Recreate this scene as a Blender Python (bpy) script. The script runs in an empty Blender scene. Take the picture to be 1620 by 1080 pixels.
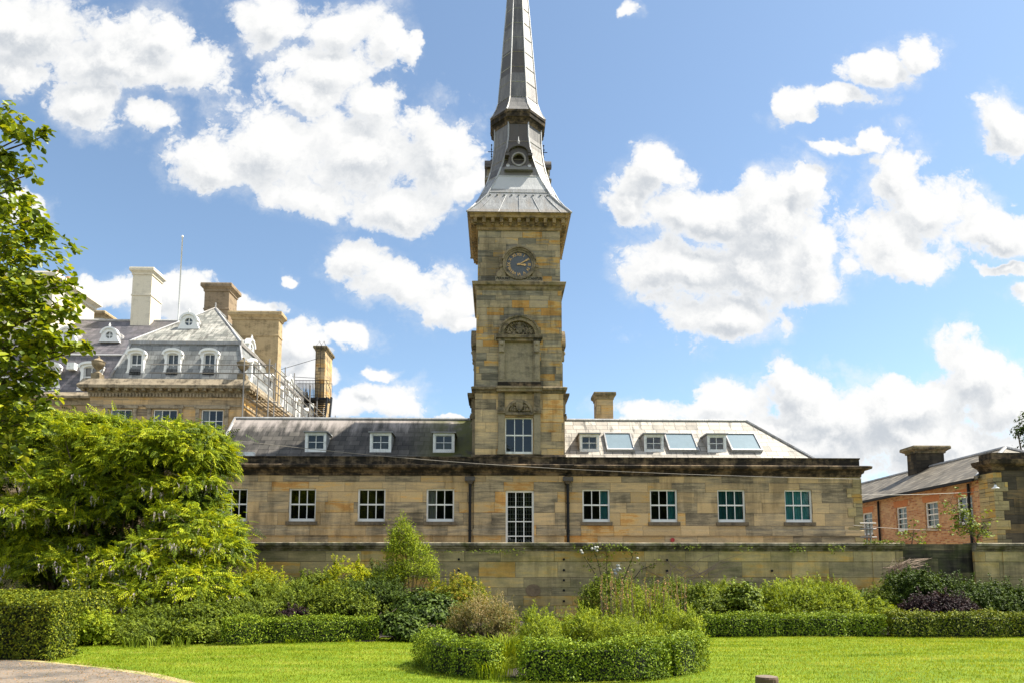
import bpy, math, random
import numpy as np
from mathutils import Vector, Matrix
rad = math.radians
random.seed(7)
rng = np.random.default_rng(11)
scene = bpy.context.scene
COL = scene.collection

# ------------------------------------------------------------------ camera
CAM_Z, PITCH, YAW, FPX, PPX, PPY = 1.6, rad(6.0), rad(1.3), 1100.0, 810.0, 794.4
cam_data = bpy.data.cameras.new('camera')
cam = bpy.data.objects.new('camera', cam_data)
COL.objects.link(cam)
cam.location = (0, 0, CAM_Z)
cam.rotation_euler = (rad(90) + PITCH, 0, -YAW)
cam_data.sensor_width = 36
cam_data.lens = FPX / 1620 * 36
cam_data.shift_y = (PPY - 540) / 1620
cam_data.clip_start = 0.1
cam_data.clip_end = 3000
scene.camera = cam

# ------------------------------------------------------------------ exposure and light
scene.view_settings.view_transform = 'Standard'
scene.view_settings.look = 'None'
scene.view_settings.gamma = 1
scene.view_settings.exposure = 1.30
SUN_EL, SUN_BACK = rad(57), rad(5)
sun_dir = Vector((math.cos(SUN_EL) * math.cos(SUN_BACK), math.cos(SUN_EL) * math.sin(SUN_BACK), math.sin(SUN_EL)))
ld = bpy.data.lights.new('sun', 'SUN')
ld.energy = 4.9
ld.angle = rad(0.5)
ld.color = (1.0, 0.94, 0.82)
sun = bpy.data.objects.new('sun', ld)
COL.objects.link(sun)
sun.rotation_euler = sun_dir.to_track_quat('Z', 'Y').to_euler()


def ray(px, py):
    f = Vector((math.sin(YAW) * math.cos(PITCH), math.cos(YAW) * math.cos(PITCH), math.sin(PITCH)))
    r = Vector((math.cos(YAW), -math.sin(YAW), 0))
    u = r.cross(f)
    return f + r * ((px - PPX) / FPX) - u * ((py - PPY) / FPX)


def pt(px, py, Y):
    """surveying helper: the point seen at photo position px,py that stands Y metres away"""
    d = ray(px, py)
    return Vector((0, 0, CAM_Z)) + d * (Y / d.y)


def gp(px, py, z=0.0):
    d = ray(px, py)
    return Vector((0, 0, CAM_Z)) + d * ((z - CAM_Z) / d.z)


# ------------------------------------------------------------------ node helper
class NT:
    def __init__(self, tree):
        self.t = tree
        tree.nodes.clear()

    def n(self, kind, **kw):
        nd = self.t.nodes.new(kind)
        for k, v in kw.items():
            setattr(nd, k, v)
        return nd

    def put(self, sock, v):
        if v is None:
            return
        if isinstance(v, bpy.types.NodeSocket):
            self.t.links.new(v, sock)
        elif hasattr(sock.default_value, '__len__') and not hasattr(v, '__len__'):
            sock.default_value = [v] * len(sock.default_value)
        elif hasattr(sock.default_value, '__len__') and len(sock.default_value) == 4 and len(v) == 3:
            sock.default_value = (*v, 1)
        else:
            sock.default_value = v

    def m(self, op, a, b=None, c=None, clamp=False):
        nd = self.n('ShaderNodeMath', operation=op, use_clamp=clamp)
        for i, v in enumerate((a, b, c)):
            self.put(nd.inputs[i], v)
        return nd.outputs[0]

    def v(self, op, a, b=None, c=None, scale=None):
        nd = self.n('ShaderNodeVectorMath', operation=op)
        for i, v in enumerate((a, b, c)):
            if v is not None:
                self.put(nd.inputs[i], v)
        if scale is not None:
            self.put(nd.inputs['Scale'], scale)
        return nd.outputs['Value'] if op in ('LENGTH', 'DOT_PRODUCT', 'DISTANCE') else nd.outputs[0]

    def xyz(self, x=0.0, y=0.0, z=0.0):
        nd = self.n('ShaderNodeCombineXYZ')
        for i, v in enumerate((x, y, z)):
            self.put(nd.inputs[i], v)
        return nd.outputs[0]

    def sep(self, v):
        nd = self.n('ShaderNodeSeparateXYZ')
        self.put(nd.inputs[0], v)
        return nd.outputs

    def noise(self, vec, scale=1.0, detail=3.0, rough=0.5, out='Fac', lac=2.0):
        nd = self.n('ShaderNodeTexNoise')
        self.put(nd.inputs['Vector'], vec)
        nd.inputs['Scale'].default_value = scale
        nd.inputs['Detail'].default_value = detail
        nd.inputs['Roughness'].default_value = rough
        nd.inputs['Lacunarity'].default_value = lac
        return nd.outputs[out]

    def wn(self, vec, out='Value'):
        nd = self.n('ShaderNodeTexWhiteNoise', noise_dimensions='3D')
        self.put(nd.inputs['Vector'], vec)
        return nd.outputs[out]

    def ramp(self, fac, stops, interp='LINEAR'):
        nd = self.n('ShaderNodeValToRGB')
        cr = nd.color_ramp
        cr.interpolation = interp
        while len(cr.elements) < len(stops):
            cr.elements.new(0.5)
        for e, (p, c) in zip(cr.elements, stops):
            e.position = p
            e.color = (*c, 1) if len(c) == 3 else c
        self.put(nd.inputs[0], fac)
        return nd.outputs[0]

    def smooth(self, x, a, b, lo=0.0, hi=1.0):
        nd = self.n('ShaderNodeMapRange', interpolation_type='SMOOTHSTEP')
        for i, v in enumerate((x, a, b, lo, hi)):
            self.put(nd.inputs[i], v)
        return nd.outputs[0]

    def mix(self, fac, a, b, blend='MIX'):
        nd = self.n('ShaderNodeMix', data_type='RGBA', blend_type=blend)
        self.put(nd.inputs[0], fac)
        self.put(nd.inputs[6], a)
        self.put(nd.inputs[7], b)
        return nd.outputs[2]

    def bump(self, h, strength=0.3, dist=0.02):
        nd = self.n('ShaderNodeBump')
        nd.inputs['Strength'].default_value = strength
        nd.inputs['Distance'].default_value = dist
        self.put(nd.inputs['Height'], h)
        return nd.outputs[0]


# ------------------------------------------------------------------ sky with cumulus clouds
world = bpy.data.worlds.new('World')
scene.world = world
world.use_nodes = True
W = NT(world.node_tree)
sky = W.n('ShaderNodeTexSky', sky_type='NISHITA')
sky.sun_disc = False
sky.sun_elevation = SUN_EL
sky.sun_rotation = rad(90) - SUN_BACK
sky.altitude = 50
sky.air_density = 1.0
sky.dust_density = 0.6
sky.ozone_density = 1.6
gen = W.n('ShaderNodeTexCoord').outputs['Generated']
s = W.sep(gen)
ydiv = W.m('MAXIMUM', s[1], 0.06)
u = W.m('DIVIDE', s[0], ydiv)
w = W.m('DIVIDE', s[2], ydiv)
plane = W.xyz(u, w, 0)
# each cloud lobe: position and half size in photo units, turned into fixed sky directions
CL = [(40, 40, 150, 75), (175, 95, 110, 70), (140, 165, 60, 50), (300, 110, 75, 65), (250, 60, 60, 50), (20, 110, 70, 45), (240, 195, 50, 28),
      (440, 40, 75, 55), (540, 50, 90, 55), (620, 70, 40, 45), (510, 110, 95, 50), (580, 150, 60, 40), (480, 150, 60, 40),
      (330, 255, 85, 45), (430, 235, 110, 75), (560, 235, 110, 85), (690, 250, 75, 85), (640, 320, 90, 50), (500, 310, 100, 40), (735, 300, 30, 30),
      (575, 405, 50, 32), (640, 440, 85, 40), (710, 470, 55, 55), (735, 520, 25, 22),
      (453, 424, 17, 12), (655, 70, 14, 40),
      (170, 455, 70, 28), (270, 475, 80, 35), (400, 475, 45, 18), (470, 540, 45, 50), (560, 525, 55, 22), (480, 590, 60, 25), (600, 580, 30, 12),
      (600, 635, 70, 35), (540, 640, 40, 30), (710, 660, 30, 8),
      (1040, 270, 60, 45), (1000, 310, 50, 40), (1110, 330, 110, 55), (1220, 330, 105, 75), (1290, 290, 35, 45), (1080, 420, 90, 60), (1190, 420, 120, 85), (1150, 510, 110, 45), (1290, 420, 60, 60),
      (1420, 270, 45, 65), (1480, 330, 100, 55), (1400, 370, 85, 55), (1560, 380, 80, 40), (1440, 420, 90, 35), (1600, 200, 55, 70), (1580, 430, 60, 12),
      (1255, 170, 45, 35), (1330, 150, 70, 25), (1400, 110, 70, 35), (1470, 90, 40, 30),
      (1030, 645, 90, 25), (1140, 640, 80, 40), (1270, 625, 75, 40), (1330, 665, 120, 50), (1450, 610, 90, 40), (1540, 580, 80, 60), (1600, 640, 80, 70), (1440, 690, 150, 50), (1200, 680, 150, 30), (1280, 715, 170, 40), (1500, 730, 170, 60), (1430, 640, 110, 60), (1060, 668, 110, 22),
      (35, 315, 45, 32), (980, 14, 16, 20), (1330, 225, 40, 12), (1640, 470, 60, 20), (1380, 215, 30, 14)]


def cloud_group():
    g = bpy.data.node_groups.new('cloud_density', 'ShaderNodeTree')
    g.interface.new_socket('P', in_out='INPUT', socket_type='NodeSocketVector')
    g.interface.new_socket('D', in_out='OUTPUT', socket_type='NodeSocketFloat')
    T = NT(g)
    gi = T.n('NodeGroupInput').outputs[0]
    go = T.n('NodeGroupOutput')
    w1 = T.v('SUBTRACT', T.noise(gi, 7.0, 5.0, 0.58, 'Color'), (0.5, 0.5, 0.5))
    p = T.v('MULTIPLY_ADD', w1, (0.15, 0.12, 0.0), gi)
    p = T.v('MULTIPLY', p, (1, 1, 0))
    best = None
    for (cx, cy, rx, ry) in CL:
        d = ray(cx, cy)
        cu, cw = d.x / d.y, d.z / d.y
        ru, rw = 1.22 * rx / FPX, 1.22 * ry / FPX
        q = T.v('MULTIPLY_ADD', p, (1 / ru, 1 / rw, 0), (-cu / ru, -cw / rw, 0))
        l = T.v('DOT_PRODUCT', q, q)
        best = l if best is None else T.m('SMOOTH_MIN', best, l, 0.25)
    D = T.m('MULTIPLY', T.m('SUBTRACT', 1.0, T.m('SQRT', T.m('MAXIMUM', best, 0.0))), 1.6)
    fb = T.m('SUBTRACT', T.noise(gi, 11.0, 8.0, 0.62), 0.5)
    D = T.m('MULTIPLY_ADD', fb, 0.95, D)
    w2 = T.v('SUBTRACT', T.noise(gi, 30.0, 3.0, 0.6, 'Color'), (0.5, 0.5, 0.5))
    vo = T.n('ShaderNodeTexVoronoi', voronoi_dimensions='2D', feature='SMOOTH_F1')
    T.put(vo.inputs['Vector'], T.v('MULTIPLY_ADD', w2, (0.035, 0.03, 0), gi))
    vo.inputs['Scale'].default_value = 17.0
    vo.inputs['Detail'].default_value = 4.0
    vo.inputs['Roughness'].default_value = 0.62
    vo.inputs['Lacunarity'].default_value = 2.3
    vo.inputs['Smoothness'].default_value = 0.35
    D = T.m('MULTIPLY_ADD', T.m('SUBTRACT', 0.72, vo.outputs['Distance']), 0.55, D)
    D = T.m('MINIMUM', D, 2.0)
    T.put(go.inputs[0], D)
    return g


cg = cloud_group()


def dens(v):
    nd = W.n('ShaderNodeGroup')
    nd.node_tree = cg
    W.put(nd.inputs[0], v)
    return nd.outputs[0]


D0 = dens(plane)
D1 = dens(W.v('ADD', plane, (0.016, 0.034, 0)))
# clouds over the rest of the dome (behind and beside the camera)
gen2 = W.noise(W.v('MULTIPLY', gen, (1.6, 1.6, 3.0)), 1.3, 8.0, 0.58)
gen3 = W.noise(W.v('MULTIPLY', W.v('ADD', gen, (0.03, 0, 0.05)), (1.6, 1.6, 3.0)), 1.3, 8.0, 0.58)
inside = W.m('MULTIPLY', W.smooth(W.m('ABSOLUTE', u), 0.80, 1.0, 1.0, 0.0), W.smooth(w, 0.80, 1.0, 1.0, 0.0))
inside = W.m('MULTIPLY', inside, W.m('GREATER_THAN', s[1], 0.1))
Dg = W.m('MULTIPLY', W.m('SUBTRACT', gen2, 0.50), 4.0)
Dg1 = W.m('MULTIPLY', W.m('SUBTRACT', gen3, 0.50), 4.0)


def blend(a, b):
    return W.m('ADD', W.m('MULTIPLY', a, inside), W.m('MULTIPLY', b, W.m('SUBTRACT', 1.0, inside)))


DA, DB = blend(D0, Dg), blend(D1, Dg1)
alpha = W.smooth(DA, -0.14, 0.50)
fine = W.noise(plane, 22.0, 7.0, 0.65)
alpha = W.m('MULTIPLY', alpha, W.smooth(W.m('ADD', alpha, W.m('MULTIPLY', W.m('SUBTRACT', fine, 0.5), 1.2)), 0.0, 0.62))
veil = W.m('MULTIPLY', W.smooth(DA, -0.55, 0.25), W.smooth(W.noise(plane, 9.0, 8.0, 0.62), 0.40, 0.70, 0.0, 0.55))
alpha = W.m('MAXIMUM', alpha, veil)
relief = W.m('SUBTRACT', DA, DB)
soft = W.noise(plane, 3.4, 3.0, 0.5)
lit = W.m('ADD', W.m('MULTIPLY', relief, 0.58), W.m('MULTIPLY', W.m('SUBTRACT', soft, 0.5), 1.3))
lit = W.smooth(W.m('ADD', lit, 0.12), -0.30, 0.42)
thick = W.smooth(DA, 0.25, 1.0)
lit = W.m('SUBTRACT', 1.0, W.m('MULTIPLY', W.m('SUBTRACT', 1.0, lit), W.m('MULTIPLY_ADD', thick, 0.75, 0.25)))
ccol = W.mix(lit, (0.61, 0.65, 0.70), (1.0, 1.0, 0.99))
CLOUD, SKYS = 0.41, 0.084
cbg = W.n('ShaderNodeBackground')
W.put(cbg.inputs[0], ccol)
W.put(cbg.inputs[1], W.smooth(s[1], 0.1, -0.3, CLOUD, 0.80))  # clouds behind the camera brightened as added fill for the shaded fronts
sbg = W.n('ShaderNodeBackground')
hs = W.n('ShaderNodeHueSaturation')
hs.inputs['Saturation'].default_value = 0.90
W.put(hs.inputs['Color'], W.v('MULTIPLY', sky.outputs[0], (0.86, 0.985, 1.0)))
W.put(sbg.inputs[0], hs.outputs[0])
sbg.inputs[1].default_value = SKYS
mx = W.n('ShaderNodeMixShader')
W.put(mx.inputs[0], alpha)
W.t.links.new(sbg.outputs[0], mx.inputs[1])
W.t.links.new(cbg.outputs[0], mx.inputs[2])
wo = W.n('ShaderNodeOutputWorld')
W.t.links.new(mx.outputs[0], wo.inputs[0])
try:
    world.cycles.sampling_method = 'MANUAL'
    world.cycles.sample_map_resolution = 512
except Exception:
    pass


# ------------------------------------------------------------------ mesh builder
class MB:
    def __init__(self, M=None):
        self.V, self.F, self.M = [], [], M

    def add(self, vs, fs):
        o = len(self.V)
        for v in vs:
            v = Vector(v)
            self.V.append(self.M @ v if self.M is not None else v)
        for f in fs:
            self.F.append([i + o for i in f])

    def box(self, x0, x1, y0, y1, z0, z1):
        vs = [(x, y, z) for z in (z0, z1) for y in (y0, y1) for x in (x0, x1)]
        self.add(vs, [(0, 2, 3, 1), (4, 5, 7, 6), (0, 1, 5, 4), (2, 6, 7, 3), (0, 4, 6, 2), (1, 3, 7, 5)])
        return self

    def hexa(self, b, t):
        """bottom quad b and top quad t, both counter-clockwise seen from above"""
        self.add(list(b) + list(t), [(3, 2, 1, 0), (4, 5, 6, 7), (0, 1, 5, 4), (1, 2, 6, 5), (2, 3, 7, 6), (3, 0, 4, 7)])
        return self

    def face(self, *vs):
        self.add(vs, [tuple(range(len(vs)))])
        return self

    def prism(self, poly, y0, y1):
        """poly in (x, z), counter-clockwise seen from -y; extruded from y0 (front) to y1"""
        n = len(poly)
        vs = [(x, y0, z) for x, z in poly] + [(x, y1, z) for x, z in poly]
        fs = [tuple(range(n)), tuple(range(2 * n - 1, n - 1, -1))]
        fs += [(i, n + i, n + (i + 1) % n, (i + 1) % n) for i in range(n)]
        self.add(vs, fs)
        return self

    def ring(self, outer, inner, y0, y1, closed=False):
        n = len(outer)
        vs = [(x, y0, z) for x, z in outer] + [(x, y0, z) for x, z in inner] + [(x, y1, z) for x, z in outer] + [(x, y1, z) for x, z in inner]
        fs = []
        for i in range(n if closed else n - 1):
            j = (i + 1) % n
            fs += [(i, j, n + j, n + i), (i, 2 * n + i, 2 * n + j, j), (n + i, n + j, 3 * n + j, 3 * n + i)]
        if not closed:
            fs += [(0, n, 3 * n, 2 * n), (n - 1, 3 * n - 1, 4 * n - 1, 2 * n - 1)]
        self.add(vs, fs)
        return self

    def tube(self, pts, r, n=6, r1=None, caps=True):
        pts = [Vector(p) for p in pts]
        vs, fs = [], []
        for i, p in enumerate(pts):
            a = pts[max(i - 1, 0)]
            b = pts[min(i + 1, len(pts) - 1)]
            d = (b - a).normalized()
            x = d.cross(Vector((0, 0, 1)) if abs(d.z) < 0.9 else Vector((1, 0, 0))).normalized()
            y = d.cross(x)
            rr = r if r1 is None else r + (r1 - r) * i / (len(pts) - 1)
            for k in range(n):
                t = 2 * math.pi * k / n
                vs.append(p + (x * math.cos(t) + y * math.sin(t)) * rr)
        for i in range(len(pts) - 1):
            for k in range(n):
                k2 = (k + 1) % n
                fs.append((i * n + k, i * n + k2, (i + 1) * n + k2, (i + 1) * n + k))
        if caps:
            fs.append(tuple(range(n)))
            fs.append(tuple(range(len(pts) * n - 1, (len(pts) - 1) * n - 1, -1)))
        self.add(vs, fs)
        return self

    def lathe(self, prof, cx, cy, n=16):
        vs, fs = [], []
        for r, z in prof:
            for k in range(n):
                t = 2 * math.pi * k / n
                vs.append((cx + r * math.cos(t), cy + r * math.sin(t), z))
        for i in range(len(prof) - 1):
            for k in range(n):
                k2 = (k + 1) % n
                fs.append((i * n + k, i * n + k2, (i + 1) * n + k2, (i + 1) * n + k))
        fs.append(tuple(range(n - 1, -1, -1)))
        fs.append(tuple(range((len(prof) - 1) * n, len(prof) * n)))
        self.add(vs, fs)
        return self

    def ball(self, c, rx, ry=None, rz=None, n=8, m=5):
        ry = ry or rx
        rz = rz or rx
        vs, fs = [], []
        for i in range(m + 1):
            ph = math.pi * (i / m - 0.5)
            for k in range(n):
                t = 2 * math.pi * k / n
                vs.append((c[0] + rx * math.cos(ph) * math.cos(t), c[1] + ry * math.cos(ph) * math.sin(t), c[2] + rz * math.sin(ph)))
        for i in range(m):
            for k in range(n):
                k2 = (k + 1) % n
                fs.append((i * n + k, i * n + k2, (i + 1) * n + k2, (i + 1) * n + k))
        self.add(vs, fs)
        return self

    def sweep(self, prof, path, closed=True):
        """prof: (outward offset, z) from bottom round to top; path: plan corners counter-clockwise"""
        n, m = len(path), len(prof)
        P = [Vector(p) for p in path]
        vs = []
        for i in range(n):
            es = []
            if closed or i > 0:
                e = (P[i] - P[i - 1]).normalized()
                es.append(Vector((e.y, -e.x)))
            if closed or i < n - 1:
                e = (P[(i + 1) % n] - P[i]).normalized()
                es.append(Vector((e.y, -e.x)))
            mt = es[0] if len(es) == 1 else (es[0] + es[1]) / (1 + es[0].dot(es[1]))
            for o, z in prof:
                vs.append((P[i].x + mt.x * o, P[i].y + mt.y * o, z))
        fs = []
        for i in range(n if closed else n - 1):
            j = (i + 1) % n
            for k in range(m):
                k2 = (k + 1) % m
                fs.append((i * m + k, j * m + k, j * m + k2, i * m + k2))
        if not closed:
            fs.append(tuple(range(m - 1, -1, -1)))
            fs.append(tuple(range((n - 1) * m, n * m)))
        self.add(vs, fs)
        return self

    def wall(self, x0, x1, z0, z1, y, holes=(), depth=0.2):
        """a wall face in the plane y (outside towards -y) with real openings and reveals"""
        xs = sorted({x0, x1, *[h[0] for h in holes], *[h[1] for h in holes]})
        zs = sorted({z0, z1, *[h[2] for h in holes], *[h[3] for h in holes]})
        xs = [x for x in xs if x0 <= x <= x1]
        zs = [z for z in zs if z0 <= z <= z1]
        for a, b in zip(xs, xs[1:]):
            for c, d in zip(zs, zs[1:]):
                mx_, mz_ = (a + b) / 2, (c + d) / 2
                if any(h[0] < mx_ < h[1] and h[2] < mz_ < h[3] for h in holes):
                    continue
                self.face((a, y, c), (b, y, c), (b, y, d), (a, y, d))
        for h in holes:
            a, b, c, d = h
            self.face((a, y, c), (a, y, d), (a, y + depth, d), (a, y + depth, c))
            self.face((b, y, d), (b, y, c), (b, y + depth, c), (b, y + depth, d))
            self.face((a, y, d), (b, y, d), (b, y + depth, d), (a, y + depth, d))
            self.face((b, y, c), (a, y, c), (a, y + depth, c), (b, y + depth, c))
        return self


def link(o, parent):
    COL.objects.link(o)
    if parent is not None:
        o.parent = parent
        if parent.parent is None:
            o.matrix_parent_inverse = Matrix.Translation(-parent.location)


def obj(name, mb, mat, parent=None, smooth=False, label=None):
    me = bpy.data.meshes.new(name)
    me.from_pydata([tuple(v) for v in mb.V], [], mb.F)
    me.materials.append(mat)
    if smooth:
        for p in me.polygons:
            p.use_smooth = True
    me.validate()
    o = bpy.data.objects.new(name, me)
    link(o, parent)
    if label:
        o['label'] = label
    return o


def tag(o, label=None, cat=None, group=None, kind=None):
    if label:
        o['label'] = label
    if cat:
        o['category'] = cat
    if group:
        o['group'] = group
    if kind:
        o['kind'] = kind
    return o


def thing(name, label, cat, loc, group=None):
    o = bpy.data.objects.new(name, None)
    o.empty_display_size = 0.3
    COL.objects.link(o)
    o.location = loc
    return tag(o, label, cat, group)


def arc(cx, cz, rx, rz, a0, a1, n):
    return [(cx + rx * math.cos(rad(a0 + (a1 - a0) * i / n)), cz + rz * math.sin(rad(a0 + (a1 - a0) * i / n))) for i in range(n + 1)]


# ------------------------------------------------------------------ materials
def new_mat(name):
    m = bpy.data.materials.new(name)
    m.use_nodes = True
    T = NT(m.node_tree)
    out = T.n('ShaderNodeOutputMaterial')
    bs = T.n('ShaderNodeBsdfPrincipled')
    T.t.links.new(bs.outputs[0], out.inputs[0])
    return m, T, bs, out


def plain(name, col, rough=0.6, metal=0.0, var=0.15, scale=6.0, bump=0.1, spec=0.5):
    m, T, bs, out = new_mat(name)
    pos = T.n('ShaderNodeNewGeometry').outputs['Position']
    n = T.noise(pos, scale, 5, 0.6)
    f = T.m('MULTIPLY_ADD', n, 2 * var, 1 - var)
    T.put(bs.inputs['Base Color'], T.v('SCALE', col, scale=f))
    bs.inputs['Roughness'].default_value = rough
    bs.inputs['Metallic'].default_value = metal
    bs.inputs['Specular IOR Level'].default_value = spec
    if bump:
        T.put(bs.inputs['Normal'], T.bump(n, bump, 0.02))
    return m


def blocks(T, pos, bw, bh, warp=0.35, seed=0.0, vscale=1.0):
    """coursed block pattern in world metres: returns per-block random, mortar mask, u, v"""
    p = T.sep(pos)
    nr = T.sep(T.n('ShaderNodeNewGeometry').outputs['True Normal'])
    side = T.m('GREATER_THAN', T.m('ABSOLUTE', nr[0]), T.m('ABSOLUTE', nr[1]))
    u = T.m('ADD', T.m('MULTIPLY', p[1], side), T.m('MULTIPLY', p[0], T.m('SUBTRACT', 1.0, side)))
    v = T.m('MULTIPLY', p[2], vscale)
    v = T.m('MULTIPLY_ADD', T.m('SUBTRACT', T.noise(T.xyz(seed, 0, v), 0.9 / (bh * 3), 1, 0.5), 0.5), warp * bh * 4, v)
    rowf = T.m('DIVIDE', v, bh)
    row = T.m('FLOOR', rowf)
    ro = T.m('MULTIPLY', T.wn(T.xyz(row, seed, 3.3)), 7.0)
    uw = T.m('MULTIPLY_ADD', T.m('SUBTRACT', T.noise(T.xyz(u, T.m('MULTIPLY', row, 5.7), seed), 0.55 / bw, 1, 0.5), 0.5), warp * bw * 3.5, u)
    colf = T.m('ADD', T.m('DIVIDE', uw, bw), ro)
    col = T.m('FLOOR', colf)
    rid = T.wn(T.xyz(col, row, seed))
    rid2 = T.wn(T.xyz(row, col, seed + 9.1))
    fu = T.m('MULTIPLY', T.m('ABSOLUTE', T.m('SUBTRACT', T.m('FRACT', colf), 0.5)), bw)
    fv = T.m('MULTIPLY', T.m('ABSOLUTE', T.m('SUBTRACT', T.m('FRACT', rowf), 0.5)), bh)
    du = T.m('SUBTRACT', bw / 2, fu)
    dv = T.m('SUBTRACT', bh / 2, fv)
    d = T.m('MINIMUM', du, dv)
    return rid, rid2, d, u, v


OCHRE = [(0.0, (0.19, 0.155, 0.105)), (0.2, (0.34, 0.27, 0.17)), (0.40, (0.45, 0.335, 0.19)), (0.62, (0.53, 0.375, 0.195)), (0.80, (0.49, 0.35, 0.18)), (0.93, (0.55, 0.345, 0.13)), (1.0, (0.46, 0.24, 0.075))]
TOWER = [(0.0, (0.13, 0.115, 0.085)), (0.22, (0.21, 0.182, 0.13)), (0.42, (0.29, 0.235, 0.145)), (0.62, (0.365, 0.28, 0.165)), (0.78, (0.30, 0.24, 0.155)), (0.91, (0.43, 0.275, 0.095)), (1.0, (0.38, 0.20, 0.055))]
GREYS = [(0.0, (0.17, 0.145, 0.085)), (0.3, (0.28, 0.23, 0.125)), (0.6, (0.37, 0.295, 0.15)), (0.85, (0.42, 0.315, 0.13)), (1.0, (0.46, 0.28, 0.075))]


def stone(name, pal, bw=1.3, bh=0.42, seed=0.0, grime=0.35, moss=0.0, joint=0.012, gain=1.0, grad=None):
    m, T, bs, out = new_mat(name)
    pos = T.n('ShaderNodeNewGeometry').outputs['Position']
    rid, rid2, d, u, v = blocks(T, pos, bw, bh, 0.42, seed)
    tone = rid
    if grad:   # the wing's stone turns greyer towards its right-hand end
        g = T.smooth(T.sep(pos)[0], grad[0], grad[1])
        tone = T.m('MULTIPLY', rid, T.m('MULTIPLY_ADD', g, -0.45, 1.0))
    bed = T.noise(T.xyz(T.m('MULTIPLY', u, 0.9), T.m('MULTIPLY', v, 9.0), T.m('MULTIPLY', rid2, 60.0)), 1.0, 7, 0.66)
    bed2 = T.noise(T.xyz(T.m('MULTIPLY', u, 1.3), T.m('MULTIPLY', v, 2.5), T.m('MULTIPLY', rid, 40.0)), 1.0, 5, 0.6)
    tone = T.m('MULTIPLY_ADD', T.m('SUBTRACT', tone, 0.5), 0.92, 0.53)
    tone = T.m('ADD', tone, T.m('ADD', T.m('MULTIPLY', T.m('SUBTRACT', bed, 0.5), 1.1), T.m('MULTIPLY', T.m('SUBTRACT', bed2, 0.5), 0.8)), clamp=True)
    col = T.ramp(tone, pal)
    val = T.m('MULTIPLY', T.m('MULTIPLY_ADD', rid2, 0.32, 0.84 * gain), T.m('MULTIPLY_ADD', bed, 0.7, 0.65))
    fine = T.noise(pos, 16.0, 6, 0.7)
    val = T.m('MULTIPLY', val, T.m('MULTIPLY_ADD', fine, 0.6, 0.70))
    streak = T.noise(T.v('MULTIPLY', pos, (2.2, 2.2, 0.28)), 1.0, 6, 0.65)
    blot = T.noise(pos, 0.55, 5, 0.6)
    gm = T.smooth(T.m('MULTIPLY', streak, blot), 0.22, 0.36)
    val = T.m('MULTIPLY', val, T.m('MULTIPLY_ADD', gm, -grime, 1.0))
    jt = T.smooth(d, 0.0, joint, 0.55, 1.0)
    val = T.m('MULTIPLY', val, jt)
    col = T.v('SCALE', col, scale=val)
    if moss:
        mm = T.smooth(T.noise(T.v('MULTIPLY', pos, (0.7, 0.7, 1.2)), 1.3, 6, 0.65), 0.42, 0.68, 0.0, moss)
        col = T.mix(mm, col, (0.09, 0.11, 0.025))
    T.put(bs.inputs['Base Color'], col)
    bs.inputs['Roughness'].default_value = 0.88
    bs.inputs['Specular IOR Level'].default_value = 0.25
    h = T.m('ADD', T.m('MULTIPLY', T.smooth(d, 0.0, joint * 1.4), 0.7), T.m('MULTIPLY', T.m('ADD', fine, bed), 0.35))
    h = T.m('ADD', h, T.m('MULTIPLY', rid2, 0.3))
    T.put(bs.inputs['Normal'], T.bump(h, 0.8, 0.02))
    return m


def weathered(name, base, dark, amt=0.5, seed=0.0, moss=0.0, gain=1.0, rough=0.9):
    """carved or moulded stone with black crust and streaks"""
    m, T, bs, out = new_mat(name)
    pos = T.n('ShaderNodeNewGeometry').outputs['Position']
    n1 = T.noise(T.v('ADD', T.v('MULTIPLY', pos, (1.1, 1.1, 2.2)), (seed, 0, 0)), 1.3, 7, 0.68)
    n2 = T.noise(pos, 14.0, 6, 0.7)
    n3 = T.noise(T.v('MULTIPLY', pos, (5.0, 5.0, 0.4)), 1.0, 5, 0.6)
    f = T.smooth(T.m('ADD', n1, T.m('MULTIPLY', T.m('SUBTRACT', n3, 0.5), 0.45)), 0.62 - amt * 0.45, 0.95 - amt * 0.45)
    col = T.mix(f, base, dark)
    if moss:
        col = T.mix(T.smooth(T.noise(pos, 2.3, 5, 0.6), 0.45, 0.65, 0.0, moss), col, (0.08, 0.085, 0.02))
    col = T.v('SCALE', col, scale=T.m('MULTIPLY_ADD', n2, 0.8, 0.6 * gain))
    T.put(bs.inputs['Base Color'], col)
    bs.inputs['Roughness'].default_value = rough
    bs.inputs['Specular IOR Level'].default_value = 0.2
    T.put(bs.inputs['Normal'], T.bump(T.m('ADD', n2, n3), 0.5, 0.02))
    return m


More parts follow.
